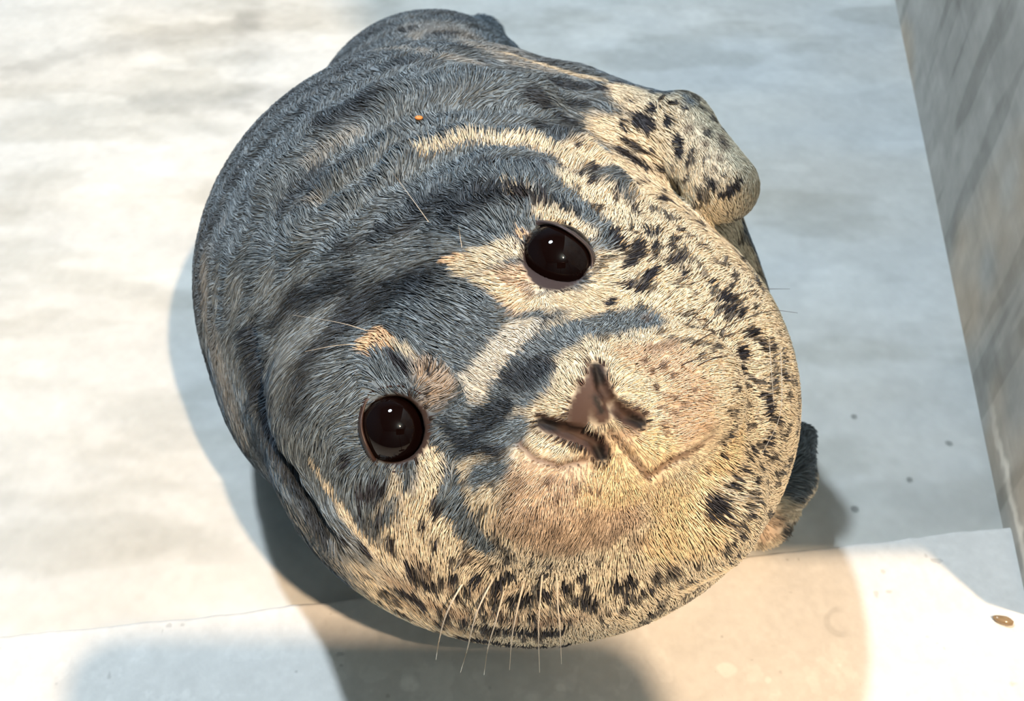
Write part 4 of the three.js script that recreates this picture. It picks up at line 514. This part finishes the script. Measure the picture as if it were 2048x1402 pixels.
// ---------------------------------------------------------------- small things
{
  const g = new THREE.SphereGeometry(1, 24, 14), p = g.attributes.position;
  for (let i = 0; i < p.count; i++) { const x = p.getX(i), y = p.getY(i), z = p.getZ(i), k = 1 + (fbm(x * 2 + 5, y * 2, z * 2, 3) - 0.5) * 0.35; p.setXYZ(i, x * 0.0052 * k - (x < -0.2 ? (x + 0.2) * -0.003 : 0), y * 0.0022 * k, z * 0.0030 * k); }
  g.computeVertexNormals();
  const m = mesh('pebble', g, new THREE.MeshPhysicalMaterial({ color: 0x8a7455, roughness: 0.25, clearcoat: 0.8, clearcoatRoughness: 0.1 }), scene);
  m.position.set(0.3085, LEDGE_Y + 0.0018, -0.313); m.rotation.y = -0.35; m.userData = { label: 'small wet brown pebble on the off-white ledge beside the wall', category: 'pebble' };
}
{
  const g = new THREE.IcosahedronGeometry(0.0016, 2); g.scale(1.4, 0.6, 1);
  const m = mesh('food_speck', g, new THREE.MeshStandardMaterial({ color: 0xc9803c, roughness: 0.5 }), scene);
  m.position.set(...MARK.speck); m.userData = { label: 'tiny orange speck stuck in the fur of the slate back', category: 'speck' };
}
// added in place of a hand-held phone: keeps the warm lamp off the ledge
{
  const st = thing('added_tablet_stand', 'added black floor stand with a round base, out of frame', 'stand', [0.15, LEDGE_Y, 0.32]);
  const black = new THREE.MeshStandardMaterial({ color: 0x15171a, roughness: 0.45, metalness: 0.3 });
  const cyl = (r0, r1, h, y) => { const g = new THREE.CylinderGeometry(r0, r1, h, 28); g.translate(0, y, 0); return g; };
  mesh('base', cyl(0.085, 0.09, 0.014, 0.007), black, st);
  mesh('pole', cyl(0.008, 0.008, 0.56, 0.294), black, st);
  const arm = mesh('arm', new THREE.TubeGeometry(new THREE.CatmullRomCurve3([new THREE.Vector3(0, 0.57, 0), new THREE.Vector3(0, 0.60, -0.04), new THREE.Vector3(0, 0.60, -0.12), new THREE.Vector3(0, 0.588, -0.201)]), 24, 0.007, 12), black, st);
  arm.userData.label = 'curved black arm';
  const t = thing('added_tablet', 'added dark device in place of a hand-held phone, shading the ledge', 'added_tablet', [0.145, 0.65, 0]);
  const w = 0.262, h = 0.175, r = 0.03, s = new THREE.Shape();
  s.moveTo(-w / 2 + r, -h / 2); s.lineTo(w / 2 - r, -h / 2); s.quadraticCurveTo(w / 2, -h / 2, w / 2, -h / 2 + r); s.lineTo(w / 2, h / 2 - r); s.quadraticCurveTo(w / 2, h / 2, w / 2 - r, h / 2); s.lineTo(-w / 2 + r, h / 2); s.quadraticCurveTo(-w / 2, h / 2, -w / 2, h / 2 - r); s.lineTo(-w / 2, -h / 2 + r); s.quadraticCurveTo(-w / 2, -h / 2, -w / 2 + r, -h / 2);
  const g = new THREE.ExtrudeGeometry(s, { depth: 0.007, bevelEnabled: true, bevelSize: 0.001, bevelThickness: 0.001, bevelSegments: 2, curveSegments: 10 }); g.translate(0, -h / 2, 0.012);
  mesh('case', g, black, t);
  const sc = new THREE.PlaneGeometry(w - 0.03, h - 0.03); sc.translate(0, -h / 2, 0.0204); mesh('screen', sc, new THREE.MeshPhysicalMaterial({ color: 0x060708, roughness: 0.1 }), t);
  t.rotation.x = -50 * Math.PI / 180;
}
// lamps
{
  const glow = (hex, k) => new THREE.MeshStandardMaterial({ color: 0xffffff, emissive: hex, emissiveIntensity: k });
  const white = new THREE.MeshStandardMaterial({ color: 0xd8dcde, roughness: 0.4, side: THREE.DoubleSide });
  const p = thing('pendant_lamp', 'white pendant lamp with a cool bulb hanging behind the seal', 'lamp', COOL_AT);
  const sh = new THREE.LatheGeometry([[0.02, 0.11], [0.035, 0.105], [0.09, 0.075], [0.13, 0.045], [0.133, 0.045], [0.093, 0.080], [0.037, 0.112], [0.02, 0.116]].map(([a, b]) => new THREE.Vector2(a, b)), 40);
  mesh('shade', sh, white, p);
  mesh('bulb', new THREE.SphereGeometry(0.032, 24, 16), glow(COOL_COLOR, 4), p);
  const so = new THREE.CylinderGeometry(0.018, 0.018, 0.09, 20); so.translate(0, 0.072, 0); mesh('socket', so, white, p);
  const co = new THREE.CylinderGeometry(0.003, 0.003, 2.6 - COOL_AT[1] - 0.11, 8); co.translate(0, (2.6 - COOL_AT[1] + 0.11) / 2, 0); mesh('cord', co, white, p);
  const q = thing('ceiling_lamp', 'warm bare-bulb ceiling lamp on a short white stem', 'lamp', WARM_AT);
  mesh('bulb', new THREE.SphereGeometry(0.036, 24, 16), glow(WARM_COLOR, 8), q);
  const s2 = new THREE.CylinderGeometry(0.02, 0.02, 0.06, 20); s2.translate(0, 0.06, 0); mesh('socket', s2, white, q);
  const s3 = new THREE.CylinderGeometry(0.006, 0.006, 0.13, 12); s3.translate(0, 0.15, 0); mesh('stem', s3, white, q);
  const s4 = new THREE.CylinderGeometry(0.05, 0.06, 0.02, 28); s4.translate(0, 0.21, 0); mesh('rose', s4, white, q);
}
scene.traverse((o) => { if (o.isMesh) { o.castShadow = true; o.receiveShadow = true; } });
renderer.render(scene, camera);
